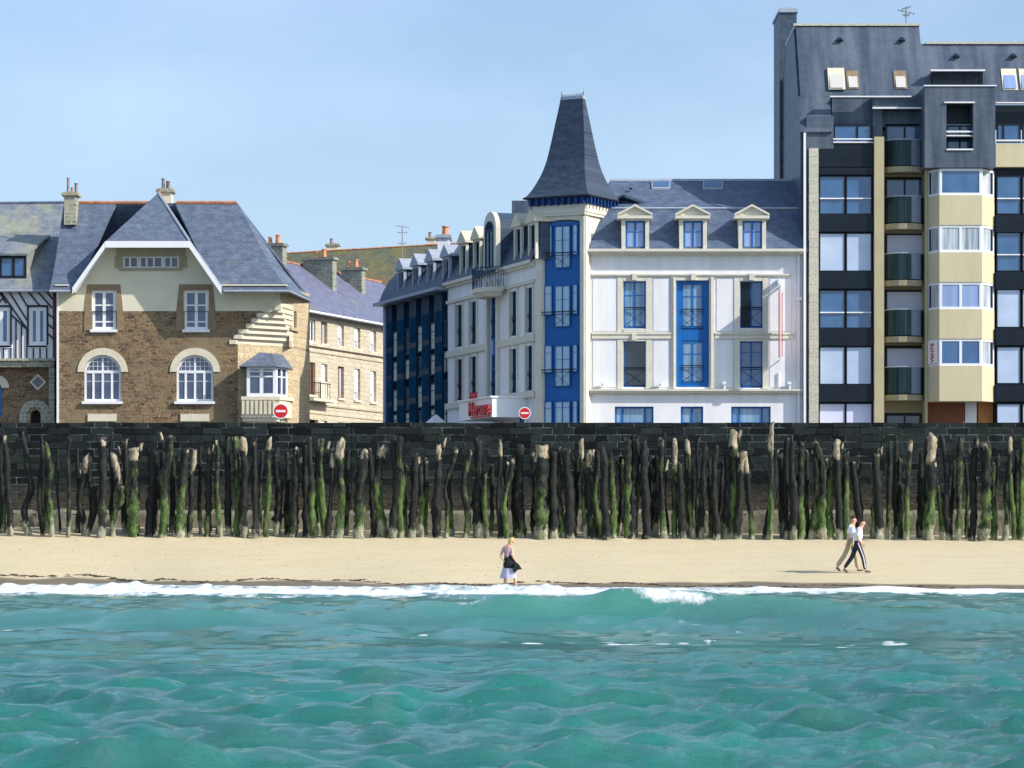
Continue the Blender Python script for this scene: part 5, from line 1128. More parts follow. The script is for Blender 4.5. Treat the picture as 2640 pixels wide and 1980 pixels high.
# ================================================================== BLUE GLAZED BUILDING
bb = empty('glazed_building', SW.pt(sp_(1070),0,GZ), 'dark blue glazed building with mansard dormers along the side street', 'building')
s1b, s0b = sB-.02, sp_(992); zE = 14.35
g = MB(); SW.box(g, s0b, GZ-.05, s1b, 7.15, -9, -.02); SW.box(g, s0b, 7.15, s1b, zE, -9, -.3); g.build('wall', white_r, bb)
nb = 5; wB = (s1b-s0b)/nb; rr2 = random.Random(3)
for k in range(nb):
    a = s0b+k*wB; c = a+wB*.56
    g = MB(); SW.box(g, a, 7.15, c, zE, -.3, .0); o = g.build('glazed_bay', bluedk, bb)
    for z0, z1 in ((7.5,8.9),(9.2,10.3),(10.6,11.8),(12.1,13.4)):
        p_ = MB(); SW.box(p_, a+.12, z0, c-.1, z1, .0, .02); p_.build('pane', g_bay, o)
        p_ = MB(); RFb = Fr(*SW.pt(c,.28,0)[:2], A_SIDE+R(90)); 
    gl = g_sideL if k in (0,1,2,3) else g_sideL
    for z0, z1 in ((7.4,8.5),(8.6,9.8),(10.2,11.3),(11.5,12.9)):
        window(bb, SW, c+.05, z0, a+wB-.06, z1, bluedk, gl if (k+int(z0)) % 3 else g_sideT, 2 if k == nb-1 else 1, 1, -.05, .07, px=False, hbars=[.68])
g = MB(); SW.box(g, s0b-.2, zE, s1b, zE+.16, -.4, .62); SW.box(g, s0b, 7.0, s1b, 7.15, -.3, .1); g.build('cornice', zinc, bb)
g = MB(); SW.box(g, s0b+.0, GZ, s0b+.35, zE, -.3, .1); SW.box(g, s1b-.28, GZ, s1b, 7.0, -.02, .2); g.build('pier', plain('lilac_render', (.42,.42,.55), .05, 2), bb)
g = MB(); zM = zE+2.15
pts = [(.35,zE+.16),(.10,zE+.8),(-.25,zE+1.4),(-.75,zE+1.9),(-1.4,zM+.1),(-4.2,zM+.75)]
for (t0,z0),(t1,z1) in zip(pts, pts[1:]): thick(g, [S3(s0b,t0,z0), S3(s1b,t0,z0), S3(s1b,t1,z1), S3(s0b,t1,z1)], .12)
thick(g, [S3(s1b,-9,zE+1), S3(s0b,-9,zE+1), S3(s0b,-4.2,zM+.75), S3(s1b,-4.2,zM+.75)], .12)
g.prism([S3(s0b+.02,.3,zE), S3(s0b+.02,-1.2,zM-.1), S3(s0b+.02,-4.2,zM+.6), S3(s0b+.02,-8.9,zE)], [S3(s0b+.2,.3,zE), S3(s0b+.2,-1.2,zM-.1), S3(s0b+.2,-4.2,zM+.6), S3(s0b+.2,-8.9,zE)]); g.build('mansard_roof', slate_hs, bb)
for a in (1031,1069,1107,1147): sdorm(bb, SW, sp_(a,.2), zE+.18, zE+1.65, .9, zinc, g_sideT, zinc)
p = S3(sp_(1144,-3), -3, 0); chimney(bb, p[0]-.0, p[1], zM-.2, CZ+(HY-609)*p[1]/FP, .62, 1.9, white_r, zinc, [(.1,-.3,.45,.2)], pot, ang=0)
for a in (1036,1076,1114):                            # pointed white awnings at street level
    s_ = sp_(a, 1.4); P = SW.pt
    g = MB(); bs = [P(s_-1.3,.1,6.75),P(s_+1.3,.1,6.75),P(s_+1.3,2.4,6.75),P(s_-1.3,2.4,6.75)]; tp = P(s_,1.2,8.0-.3*(a<1100)); n_ = 0
    g.v = bs+[tp]; g.f = [(0,1,2,3),(0,1,4),(1,2,4),(2,3,4),(3,0,4)]
    for q in bs[2:]: g.bar((q[0],q[1],GZ), (q[0],q[1],6.76), .04, 5)
    g.build('awning', whitep, bb)

# ================================================================== APARTMENT BLOCK
AF = Fr(0, 143.0); ax, az = AF.S, AF.Z
ap = empty('apartment_block', (ax(2350), 143, GZ), 'tall seafront apartment block with slate upper floors, bay windows and curved balconies', 'apartments')
XR = 2830
g = MB(); AF.box(g, ax(2092), GZ-.05, ax(XR), az(362), -12.5, -2.2); AF.box(g, ax(2110), az(1095,-.2)-3, ax(2252), az(370), -2.2, -.25); AF.box(g, ax(2566), GZ, ax(XR), az(372), -2.2, -.25); g.build('wall', dkpan, ap)
g = MB(); AF.box(g, ax(2084), GZ, ax(2108), az(385), -1.5, .42); g.build('quoin_pillar', stone_q, ap)
g = MB(); AF.box(g, ax(2252), GZ, ax(2277), az(355), -2.2, .35); AF.box(g, ax(2384), GZ, ax(2391), az(432), -2.2, .1); g.build('pillar', khaki_p, ap)
g = MB(); AF.pb(g, 2072, 342, 2078, 1095, .3, .42); g.build('downpipe', whitep, ap)
# left side wall of slate
q = MB(); bk = 156.0
def ZZ(py, D): return CZ+(HY-py)*D/FP
q.prism([(13.45,142.9,GZ),(13.62,142.9,GZ),(13.62,bk,GZ),(13.45,bk,GZ)], [(13.45,142.9,ZZ(345,142.9)),(13.62,142.9,ZZ(345,142.9)),(13.62,bk,ZZ(345,142.9)),(13.45,bk,ZZ(345,142.9))])
q.build('side_wall', slate('slate_side', (.07,.085,.12), (.10,.115,.15), R(90)), ap)
# floors
rowsA = [(453,553,'b',1),(600,700,'p',0),(747,847,'b',1),(893,992,'p',0)]
for y0, y1, kd, rl in rowsA:
    gm = g_blue if kd == 'b' else g_blind
    for x0, x1 in ((2112,2179),(2181,2248)): 
        o = window(ap, AF, x0, y0, x1, y1, dkpan, gm, 1, 1, .06, .05)
        if rl: g = MB(); AF.pb(g, x0+2, y0+57, x1-2, y0+60, .06, .12); g.build('handrail', whitep, o)
    g = MB(); AF.pb(g, 2109, y1, 2251, y1+47-3, -.25, .18); g.build('spandrel', dkpan, ap)
g = MB(); AF.pb(g, 2109, 432, 2251, 450, -.25, .18); g.build('spandrel', dkpan, ap)
g = MB(); AF.pb(g, 2109, 372, 2251, 430, -.25, .1); g.build('balcony_front', dkpan, ap)
for x0, x1 in ((2112,2179),(2181,2248)): window(ap, AF, x0, 1040, x1, 1100, dkpan, g_sblind, 1, 1, -.05, .03)
rowsD = [(453,553,g_blue,1),(598,700,g_blue,1),(745,845,g_blind,0),(893,990,g_blind,0),(1040,1098,g_blind,0)]
for j, (y0, y1, gm, rl) in enumerate(rowsD):
    for x0, x1 in ((2569,2632),(2635,2700),(2703,2768)):
        o = window(ap, AF, x0, y0, x1, y1, dkpan, gm, 1, 1, .06, .05)
        if rl: g = MB(); AF.pb(g, x0+2, y0+57, x1-2, y0+60, .06, .12); g.build('handrail', whitep, o)
    if j < 4: g = MB(); AF.pb(g, 2567, y1+1, 2780, y1+45, -.25, .18); g.build('spandrel', dkpan, ap)
g = MB(); AF.pb(g, 2567, 370, XR, 430, -.25, .25); g.build('balcony_front', khaki, ap)
# curved balconies
bz = [(362,430),(508,577),(655,723),(800,868),(948,1018)]
def arcpts(x0, x1, t0, bulge, n=10):
    a, b_ = ax(x0), ax(x1); m_ = (a+b_)/2; r = (b_-a)/2
    return [(m_-r*math.cos(math.pi*k/n), t0+bulge*math.sin(math.pi*k/n)**.6) for k in range(n+1)]
for i, (y0, y1) in enumerate(bz):
    cv = arcpts(2281, 2384, -.9, 1.15); zb_, zt_ = az(y1), az(y0); P = AF.pt
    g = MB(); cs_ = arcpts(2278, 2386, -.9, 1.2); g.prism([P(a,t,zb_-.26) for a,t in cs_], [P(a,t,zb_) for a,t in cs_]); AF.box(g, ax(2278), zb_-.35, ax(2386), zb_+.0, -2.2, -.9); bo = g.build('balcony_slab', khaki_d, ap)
    g = MB()
    for k, ((a,t),(b_,t2)) in enumerate(zip(cv, cv[1:])):
        if 5.9 < k+.5 < 8.2: continue
        g.prism([P(a,t,zb_+.05),P(b_,t2,zb_+.05),P(b_,t2-.03,zb_+.05),P(a,t-.03,zb_+.05)], [P(a,t,zt_),P(b_,t2,zt_),P(b_,t2-.03,zt_),P(a,t-.03,zt_)])
    g.build('balcony_glass', glass('smoked_glass', (.004,.012,.018), (.03,.065,.075), fold=6, ior=1.3), bo)
    g = MB()
    for k in (6,7): (a,t),(b_,t2) = cv[k], cv[k+1]; g.prism([P(a,t,zb_+.05),P(b_,t2,zb_+.05),P(b_,t2-.03,zb_+.05),P(a,t-.03,zb_+.05)], [P(a,t,zt_),P(b_,t2,zt_),P(b_,t2-.03,zt_),P(a,t-.03,zt_)])
    g.build('balcony_panel', plain('grey_panel', (.20,.24,.30), .1, 4), bo)
    g = MB()
    for (a,t),(b_,t2) in zip(cv, cv[1:]): g.bar(P(a,t,zt_+.03), P(b_,t2,zt_+.03), .03, 5)
    g.build('balcony_rail', zinc, bo)
    yw0 = [320,460,602,748,894][i]; gm = g_blue if i < 2 else g_sblind
    window(ap, AF, 2283, yw0, 2382, y1-4, dkpan, gm, 2 if i < 2 else 1, 1, -.95 if i else -.7, .08)
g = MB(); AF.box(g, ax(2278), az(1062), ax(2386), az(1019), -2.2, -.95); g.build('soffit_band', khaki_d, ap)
window(ap, AF, 2283, 1068, 2382, 1100, dkpan, g_dark, 2, 1, -.9, .08)
# polygonal bays
FT = .95                                              # how far they stick out
def octo(inset=0, x0=2390, x1=2422, x2=2532, x3=2564):
    F2 = FT-inset; return [(ax(x0)+inset*.3, -.3), (ax(x0)+inset*.4, .0), (ax(x1,FT)+inset*.25, F2), (ax(x2,FT)-inset*.25, F2), (ax(x3)-inset*.4, .0), (ax(x3)-inset*.3, -.3)]
P = AF.pt
def bayprism(mb, z0, z1, inset=0): o_ = octo(inset); mb.prism([P(a,t,z0) for a,t in o_], [P(a,t,z1) for a,t in o_])
zF = lambda py: AF.Z(py, FT)
for y0, y1 in ((503,580),(650,727),(797,873),(943,1034)): g = MB(); bayprism(g, zF(y1), zF(y0)); g.build('bay_spandrel', khaki, ap)
bwin = [(434,503,1,g_blue),(580,650,2,g_curt),(727,797,2,g_lil),(873,943,2,g_blue)]
for i, (y0, y1, cc, gm) in enumerate(bwin):
    z0, z1 = zF(y1)+.004, zF(y0)-.004
    g = MB(); bayprism(g, z0, z1, .12); bo = g.build('bay_window', dkpan if i != 9 else whitep, ap)
    o_ = octo(.04)
    for j, c_ in ((1,1),(2,cc),(3,1)):
        (a,t),(b_,t2) = o_[j], o_[j+1]; p, q_ = P(a,t,0), P(b_,t2,0); Fj = Fr(p[0],p[1],math.atan2(q_[1]-p[1],q_[0]-p[0])); Lj = math.hypot(q_[0]-p[0],q_[1]-p[1])
        window(bo, Fj, 0, z0, Lj, z1, whitep, gm if j == 2 else (g_sblind if (i == 3 and j == 1) else g_curt), c_, 1, 0, .11, px=False)
        if i == 3 and j == 1:
            vs_ = empty('sale_board', Fj.pt(Lj*.5,.05,z0+.4), 'white board with vertical red lettering in the lowest bay window', 'sign')
            g = MB(); Fj.box(g, .12, z0+.12, Lj-.12, z1-.1, .03, .05); g.build('board', signw, vs_)
            text('lettering', 'VENTE', .30, redp, faceM(Fj, Lj/2, .06, (z0+z1)/2, R(90)) @ Matrix.Diagonal((1.0,1.15,1,1)), vs_, .008)
# ground under the bays
g = MB(); AF.pb(g, 2390, 1035, 2486, 1130, -2.0, -.25); AF.pb(g, 2488, 1035, 2566, 1130, -2.0, -.6); g.build('timber_cladding', brownw, ap)
g = MB(); AF.pb(g, 2488, 1037, 2518, 1130, -.6, -.45); g.build('door', whitep, ap)
g = MB(); AF.pb(g, 2522, 1037, 2560, 1130, -.6, -.5); g.build('cladding_panel', orange, ap)
# slate box over the bays
g = MB(); TB = 1.05
s0_, s1_ = AF.S(2384, TB), AF.S(2566, TB); zt1 = AF.Z(221, TB); zm1 = AF.Z(350, TB); zb1 = AF.Z(432, TB)
ho = (AF.S(2440,TB), AF.Z(352,TB), AF.S(2509,TB), AF.Z(265,TB)); ho2 = (ho[0], AF.Z(387,TB), ho[2], zm1)
AF.wall(g, s0_, zm1, s1_, zt1, TB, [(ho[0], zm1, ho[2], ho[3])], 1.0)
AF.wall(g, s0_, zb1, s1_, zm1, TB, [(ho[0], ho2[1], ho[2], zm1)], 1.0)
for a, b_ in ((s0_,s0_),(s1_,s1_)): g.quad(P(a,TB,zb1),P(a,TB,zt1),P(a,-2.2,zt1),P(a,-2.2,zb1))
g.quad(P(s0_,TB,zb1),P(s1_,TB,zb1),P(s1_,-2.2,zb1),P(s0_,-2.2,zb1)); g.quad(P(s0_,TB,zt1),P(s1_,TB,zt1),P(s1_,-2.2,zt1),P(s0_,-2.2,zt1))
g.build('slate_box', slate_a, ap, fixn=False)
o = window(ap, AF, 2440, 322, 2509, 387, dkpan, g_blue, 2, 1, .1, .08)
g = MB(); AF.pb(g, 2441, 266, 2508, 320, -.2, .02); g.build('recess', dkpan, ap)
g = MB()
for py in (339,350): g.bar(AF.pt(ho[0],TB-.1,AF.Z(py,TB)), AF.pt(ho[2],TB-.1,AF.Z(py,TB)), .045, 6)
g.bar(AF.pt(ho[0],TB+.03,AF.Z(386,TB)), AF.pt(ho[2],TB+.03,AF.Z(386,TB)), .04, 6); AF.pb(g, 2435, 262, 2513, 265.5, TB, TB+.08); AF.pb(g, 2382, 219, 2570, 222, TB-.1, TB+.06); g.build('white_rail', whitep, ap)
# recessed slate walls and upper windows left of the box
g = MB(); AF.box(g, ax(2079), az(384), ax(2148), az(300), -2.0, .12); AF.box(g, ax(2250), az(278), ax(2386), az(247), -2.0, -.05); AF.box(g, ax(2148), az(320), ax(2252), az(250), -2.0, -.55); AF.box(g, ax(2252), az(362), ax(2277), az(280), -2.0, -.3); AF.box(g, ax(2277), az(322), ax(2386), az(280), -2.0, -.7); g.build('slate_wall', slate_a, ap)
window(ap, AF, 2148, 320, 2248, 372, dkpan, g_blue, 2, 1, -.1, .09, mull=[.62])
g = MB(); 
for py in (360,368): g.bar(AF.pt(ax(2147),.14,az(py)), AF.pt(ax(2250),.14,az(py)), .035, 6)
AF.pb(g, 2250, 276, 2376, 280, -.1, .12); AF.pb(g, 2567, 263, XR, 266, -.1, .2); AF.pb(g, 2567, 360, XR, 364, .25, .32); AF.pb(g, 2140, 247, 2350, 250, -.15, .18); g.build('white_rail', whitep, ap)
window(ap, AF, 2569, 318, 2632, 368, dkpan, g_blue, 2, 1, -.3, .09, mull=[.28]); window(ap, AF, 2635, 318, 2700, 368, dkpan, g_blue, 2, 1, -.3, .09)
g = MB(); AF.box(g, ax(2567), az(320), ax(XR), az(268), -2.0, -.35); g.build('recess', dkpan, ap)
# big steep slate roofs
def slope(mb, x0, x1, yb0, Db, yt, Dt, th_=.2):
    lo0, lo1 = P3(x0,yb0,Db), P3(x1,yb0,Db); hi0, hi1 = P3(x0,yt,Dt), P3(x1,yt,Dt); hi0 = (lo0[0], hi0[1], hi0[2]); hi1 = (lo1[0], hi1[1], hi1[2])
    n = Vector((0, -1, .35)).normalized()*th_; V_ = Vector
    mb.prism([tuple(V_(p)-V_((0,0,0))+V_((0,.3,-.05))) for p in (lo0,lo1,hi1,hi0)], [lo0,lo1,hi1,hi0])
Dr = 146.2
def DY(py, y0=340, D0_=142.75, y1=65, D1=Dr): 
    return D0_+(D1-D0_)*(y0-py)/(y0-y1)
g = MB(); xq = 2064
slope(g, xq, 2146, 340, DY(340), 248, DY(248)); slope(g, xq, 2352, 247.5, DY(248), 66, DY(66)); slope(g, 2352.0, 2386, 247.5, DY(248), 66, DY(66)); g.build('tall_roof', slate_a, ap)
lo = P3(xq,340,DY(340)); tp = P3(xq,66,DY(66)); tpz = tp[2]; xr2 = P3(2386,248,DY(248))[0]
g = MB()
g.prism([(lo[0]+.02,lo[1]+.25,lo[2]),(lo[0]+.02,Dr+.3,tpz-.1),(lo[0]+.02,150.5,tpz-.2),(lo[0]+.02,156,lo[2]),(lo[0]+.02,156,GZ+8),(lo[0]+.02,143.2,GZ+8)], [(lo[0]+.25,lo[1]+.25,lo[2]),(lo[0]+.25,Dr+.3,tpz-.1),(lo[0]+.25,150.5,tpz-.2),(lo[0]+.25,156,lo[2]),(lo[0]+.25,156,GZ+8),(lo[0]+.25,143.2,GZ+8)])
g.prism([(xr2-.25,144.3,az(250)),(xr2-.25,Dr+.3,tpz-.1),(xr2-.25,150.5,tpz-.2),(xr2-.25,156,az(250))], [(xr2,144.3,az(250)),(xr2,Dr+.3,tpz-.1),(xr2,150.5,tpz-.2),(xr2,156,az(250))])
g.build('gable_wall', slate_d, ap)
g = MB(); thick(g, [(lo[0],Dr,tpz),(xr2,Dr,tpz),(xr2,150.8,tpz-.1),(lo[0],150.8,tpz-.1)], .15); thick(g, [(xr2,156,lo[2]),(lo[0],156,lo[2]),(lo[0],150.8,tpz-.1),(xr2,150.8,tpz-.1)], .15); g.build('flat_roof', zinc, ap)
g = MB(); g.box(lo[0]-.02, Dr-.12, tpz-.02, xr2+.05, Dr+.1, tpz+.09); g.build('roof_coping', stone_q, ap)
g = MB(); slope(g, 2386.2, XR, 264, DY(264), 113, DY(113)); g.build('right_roof', slate_a, ap)
t2 = P3(2386,113,DY(113)); g = MB(); thick(g, [(t2[0],t2[1],t2[2]),(P3(XR,113,DY(113))[0],t2[1],t2[2]),(P3(XR,113,DY(113))[0],152,t2[2]-.1),(t2[0],152,t2[2]-.1)], .15); g.build('flat_roof', zinc, ap)
g = MB(); g.box(t2[0], t2[1]-.12, t2[2]-.02, P3(XR,113,DY(113))[0], t2[1]+.1, t2[2]+.08); g.build('roof_coping', stone_q, ap)
def velux(x0, y0, x1, y1, gm, fr=whitep, open_=.0):
    D0_, D1_ = DY(y1)-.06, DY(y0)-.06-open_
    a, b_, c, d = P3(x0,y1,D0_-open_), P3(x1,y1,D0_-open_), P3(x1,y0,D1_), P3(x0,y0,D1_); d = (a[0],d[1],d[2]); c = (b_[0],c[1],c[2])
    g = MB(); bk_ = lambda p: (p[0], p[1]+.45+open_, p[2]); g.prism([bk_(p) for p in (a,b_,c,d)], [a,b_,c,d]); o = g.build('roof_window', fr, ap)
    g = MB(); i = .07; q = [(a[0]+i,a[1]-.02,a[2]+i),(b_[0]-i,b_[1]-.02,b_[2]+i),(c[0]-i,c[1]-.02,c[2]-i),(d[0]+i,d[1]-.02,d[2]-i)]; g.prism([(p[0],p[1]+.015,p[2]) for p in q], q); g.build('pane', gm, o)
lightb = glass('cream_blind', (.55,.53,.48), (.62,.60,.55), rough=.3)
velux(2137,175,2180,230,lightb,cream,.12); velux(2185,182,2216,229,lightb,stone_o); velux(2307,182,2340,229,lightb,stone_o); velux(2586,177,2625,232,g_lil,cream); velux(2632,177,2672,232,g_lil,cream)
g = MB(); D_ = DY(200)-.45; q0_ = P3(2403,220,D_); q1_ = P3(2534,184,D_); g.box(q0_[0], D_, q0_[2], q1_[0], D_+1.2, q1_[2]); o = g.build('long_dormer', dkpan, ap)
LFm = Fr(0, D_); window(o, LFm, 2405, 186, 2530, 219, dkpan, g_blue, 2, 1, .03, .08, mull=[.68])
g = MB(); LFm.pb(g, 2400, 179, 2540, 183, -.3, .25); g.build('dormer_roof', whitep, o)
for x0, y0 in ((2165,100),(2325,100),(2465,142),(2612,142)):
    g = MB(); p = P3(x0, y0, DY(y0)-.1); g.prism([(p[0]-.16,p[1]+.4,p[2]-.12),(p[0]+.16,p[1]+.4,p[2]-.12),(p[0]+.16,p[1]-.22,p[2]-.10),(p[0]-.16,p[1]-.22,p[2]-.10)], [(p[0]-.04,p[1]+.3,p[2]+.14),(p[0]+.04,p[1]+.3,p[2]+.14),(p[0]+.06,p[1],p[2]+.06),(p[0]-.06,p[1],p[2]+.06)]); g.build('roof_vent', dkmetal, ap)
# tall chimney stack at the back left corner
Dc = 152.3; cA, cB = P3(2010,30,Dc), P3(2054,30,Dc)
g = MB(); g.box(cA[0], Dc, GZ, cB[0], Dc+3.4, ZZ(32,Dc)); o = g.build('chimney_stack', slate_d, ap)
g = MB(); g.box(cA[0]-.06, Dc-.08, ZZ(32,Dc), cB[0]+.06, Dc+3.5, ZZ(25,Dc)); g.box(cA[0]-.0, Dc, ZZ(25,Dc), cB[0]+.0, Dc+3.4, ZZ(20,Dc)); g.build('chimney_cap', zinc, o)
g = MB(); g.bar((cA[0]+.45,Dc+1,ZZ(22,Dc)),(cA[0]+.45,Dc+1,ZZ(11,Dc)),.12,8); g.build('chimney_pot', pot, o)
p = P3(2336, 64, 147.5); antenna(p[0], p[1], p[2]-.1, .95, [(.95,.4,-.06),(.75,.75,.08),(.6,.3,0)], 'small tv antenna on the high slate roof of the apartment block')

# ================================================================== TRAFFIC SIGNS
def no_entry(px, py, D, label, r=.34):
    p = P3(px, py, D); e = empty('no_entry_sign', (p[0], D+.06, GZ), label, 'traffic sign', 'no-entry signs at the street mouth')
    def disc(rad, y0, y1, n=28): 
        m_ = MB(); m_.prism([(p[0]+rad*math.cos(2*math.pi*k/n), y0, p[2]+rad*math.sin(2*math.pi*k/n)) for k in range(n)], [(p[0]+rad*math.cos(2*math.pi*k/n), y1, p[2]+rad*math.sin(2*math.pi*k/n)) for k in range(n)]); return m_
    m_ = disc(r, D, D-.03); m_.build('rim', signw, e); disc(r*.86, D-.031, D-.036).build('red_disc', redp, e)
    m_ = MB(); m_.box(p[0]-r*.62, D-.044, p[2]-r*.14, p[0]+r*.62, D-.037, p[2]+r*.14); m_.build('white_bar', signw, e)
    m_ = MB(); m_.bar((p[0], D+.06, GZ), (p[0], D+.06, p[2]+r*.8), .035, 8); m_.build('pole', metal, e)
no_entry(724, 1060, 135, 'round red no-entry sign in front of the stone villa bay window')
no_entry(1353, 1065, 137, 'round red no-entry sign at the corner of the white hotel', .27)
g = MB(); p = P3(1347, 1080, 137.2); g.box(p[0]-.12, 137.2, GZ, p[0]+.12, 137.4, p[2]+.1); tag(g.build('bollard_sign', bluedk), 'dark blue post box standing under the hotel corner traffic sign', 'post box')

# ================================================================== PEOPLE
skin = plain('skin', (.62,.36,.25), .06, 9, .6); hair_d = plain('dark_hair', (.05,.03,.02), .2, 20); hair_b = plain('blond_hair', (.55,.38,.14), .2, 20, stretch=(1,1,.3))
shirt = plain('white_shirt', (.80,.81,.86), .05, 8); navyc = plain('navy_tracksuit', (.03,.03,.055), .2, 8); khakic = plain('khaki_trousers', (.45,.38,.25), .1, 8)
topm = plain('lilac_patterned_top', (.38,.26,.30), .5, 14); blackc = plain('black_wrap', (.012,.016,.014), .2, 8); skirtm = plain('lilac_skirt', (.46,.44,.55), .12, 10, stretch=(3,3,.4)); shoe = plain('grey_shoe', (.20,.18,.17), .2, 8)
def skinmesh(name, verts, edges, rad, mat_, parent, root=0, sub=2, scale=1.0):
    me = bpy.data.meshes.new(name); me.from_pydata([tuple(v) for v in verts], edges, []); me.update(); me.materials.append(mat_)
    o = bpy.data.objects.new(name, me); COL.objects.link(o); o.parent = parent
    md = o.modifiers.new('skin', 'SKIN'); md.use_smooth_shade = True
    sv = me.skin_vertices[0].data
    for i, r in enumerate(rad): rr_ = (r, r) if isinstance(r, (int, float)) else r; sv[i].radius = rr_; sv[i].use_root = (i == root)
    s_ = o.modifiers.new('sub', 'SUBSURF'); s_.levels = s_.render_levels = sub
    WL[o.name] = WL[parent.name]; return o
def chainadd(V_, E_, Rr, start, pts, rads):
    last = start
    for p, r in zip(pts, rads): V_.append(Vector(p)); Rr.append(r); E_.append((last, len(V_)-1)); last = len(V_)-1
    return last
def hand(V_, E_, Rr, wrist_i, d, side, curl=.35):
    """palm, four unequal fingers bent at the knuckles and a thumb leaving the side of the palm"""
    w0 = V_[wrist_i]; d = d.normalized(); lat = d.cross(side).normalized()
    palm = chainadd(V_, E_, Rr, wrist_i, [w0+d*.05], [(.036,.018)])
    for k, ln in enumerate((.070,.080,.075,.058)):
        b0 = w0+d*.085+lat*(.030-.020*k); c1 = b0+d*ln*.5+side*.010; c2 = c1+d*ln*.4+side*(.030*curl/.35)
        chainadd(V_, E_, Rr, palm, [b0, c1, c2], [.0095,.0088,.0075])
    t0 = w0+d*.03+lat*.036; chainadd(V_, E_, Rr, palm, [t0+d*.01, t0+d*.04+lat*.016, t0+d*.066+lat*.014+side*.012], [.012,.0105,.009])
def person(name_label, x, y, yaw, J, clothes, hairspec, sz=1.0, group=None, hsub=2):
    zf = beach_z(x, y); e = empty('person', (x, y, zf), name_label, 'person', group)
    ca, sa = math.cos(yaw), math.sin(yaw)
    T = lambda p: Vector((p[0]*ca-p[1]*sa, p[0]*sa+p[1]*ca, p[2]))*sz
    V_ = [T(J['pelvis'])]; Rr = [.105]; E_ = []
    sp1 = chainadd(V_, E_, Rr, 0, [T(J['waist']), T(J['chest']), T(J['upchest'])], [.095, (.125,.10), (.11,.085)])
    neck = chainadd(V_, E_, Rr, sp1, [T(J['neck'])], [.058])
    hd = T(J['head']); up = (hd-T(J['neck'])).normalized(); fw = T(J['face'])
    headi = chainadd(V_, E_, Rr, neck, [hd-up*.055, hd+up*.03, hd+up*.095], [(.072,.076), (.088,.096), (.058,.064)])
    hmid = headi-1; fwd = fw.normalized(); latv = up.cross(fwd).normalized()
    chainadd(V_, E_, Rr, hmid, [hd+fwd*.088-up*.012, hd+fwd*.108-up*.030], [.020,.012])       # nose
    chainadd(V_, E_, Rr, headi-2, [hd+fwd*.075-up*.085], [.026])                                # chin
    for sg in (-1, 1): chainadd(V_, E_, Rr, hmid, [hd+latv*sg*.078-up*.01, hd+latv*sg*.092-up*.005-fwd*.012], [.020,.012])  # ears
    legs = {}
    for s_ in 'LR':
        h = chainadd(V_, E_, Rr, 0, [T(J['hip'+s_]), T((Vector(J['hip'+s_])+Vector(J['knee'+s_]))/2), T(J['knee'+s_]), T(Vector(J['knee'+s_]).lerp(Vector(J['ank'+s_]),.35)), T(J['ank'+s_])], [.088,.078,.056,.058,.036])
        chainadd(V_, E_, Rr, h, [T(Vector(J['ank'+s_])+Vector(J['toed'+s_])*.35+Vector((0,0,-.035))), T(Vector(J['ank'+s_])+Vector(J['toed'+s_])+Vector((0,0,-.05)))], [(.038,.03),(.036,.02)])
        a = chainadd(V_, E_, Rr, sp1, [T(J['sh'+s_]), T(J['el'+s_]), T(J['wr'+s_])], [.054,.041,.027])
        d = T(J['wr'+s_])-T(J['el'+s_]); hand(V_, E_, Rr, a, d, T((0, 1 if s_ == 'L' else -1, 0)))
    skinmesh('body', V_, E_, Rr, skin, e, 0, 1)
    for cn, parts, radii, mt in clothes:
        cv = []; ce = []; cr = []; 
        for path, rads in zip(parts, radii):
            base = None
            for p, r in zip(path, rads):
                q = T(J[p]) if isinstance(p, str) else T(p)
                idx = next((i for i, v_ in enumerate(cv) if (v_-q).length < 1e-4), None)
                if idx is None: cv.append(q); cr.append(r); idx = len(cv)-1
                if base is not None and base != idx: ce.append((base, idx))
                base = idx
        skinmesh(cn, cv, ce, cr, mt, e, 0, 1)
    hm, hpts = hairspec
    V2 = [hd+up*a+fwd*b_+latv*c for a, b_, c, r in hpts]; skinmesh('hair', V2, [(i, i+1) for i in range(len(V2)-1)], [h_[3] for h_ in hpts], hm, e, 0, 1)
    return e, T
short_hair = [(.02,-.065,0,.060),(.075,-.045,0,.078),(.105,.0,0,.074),(.095,.045,0,.05)]
def footpair(): pass
# men walking to the right; local x forward, y = away from the camera (left side)
Ja = dict(pelvis=(.03,0,.97),waist=(.05,0,1.08),chest=(.08,0,1.24),upchest=(.11,0,1.38),neck=(.15,0,1.47),head=(.19,0,1.58),face=(1,.05,-.12),
 shR=(.09,-.17,1.40),elR=(.00,-.22,1.14),wrR=(.14,-.20,.94),shL=(.12,.17,1.40),elL=(.02,.22,1.13),wrL=(.18,.2,.98),
 hipR=(.03,-.09,.93),kneeR=(.20,-.10,.52),ankR=(.27,-.10,.10),toedR=(.17,-.02,-.01),hipL=(.03,.09,.93),kneeL=(-.13,.10,.50),ankL=(-.38,.10,.15),toedL=(.10,.02,-.08))
my = next(q/20 for q in range(1900, 2200) if beach_z((2208-CX)*q/20/FP, q/20) > CZ-(1477-HY)*q/20/FP); mx = (2208-CX)*my/FP
def trouser(mt, flare=.07): return ('trousers', [['waist','pelvis','hipR','kneeR','ankR'],['pelvis','hipL','kneeL','ankL']], [[.115,.128,.105,.082,flare],[.128,.105,.082,flare]], mt)
def shirtc(mt, sl=1): return ('shirt', [['pelvis','waist','chest','upchest','shR','elR']+(['wrR'] if sl > 1 else []),['upchest','shL','elL']+(['wrL'] if sl > 1 else [])], [[(.150,.14),(.155,.14),(.165,.145),(.135,.12),.085,.075]+([.045] if sl > 1 else []),[(.135,.12),.085,.075]+([.045] if sl > 1 else [])], mt)
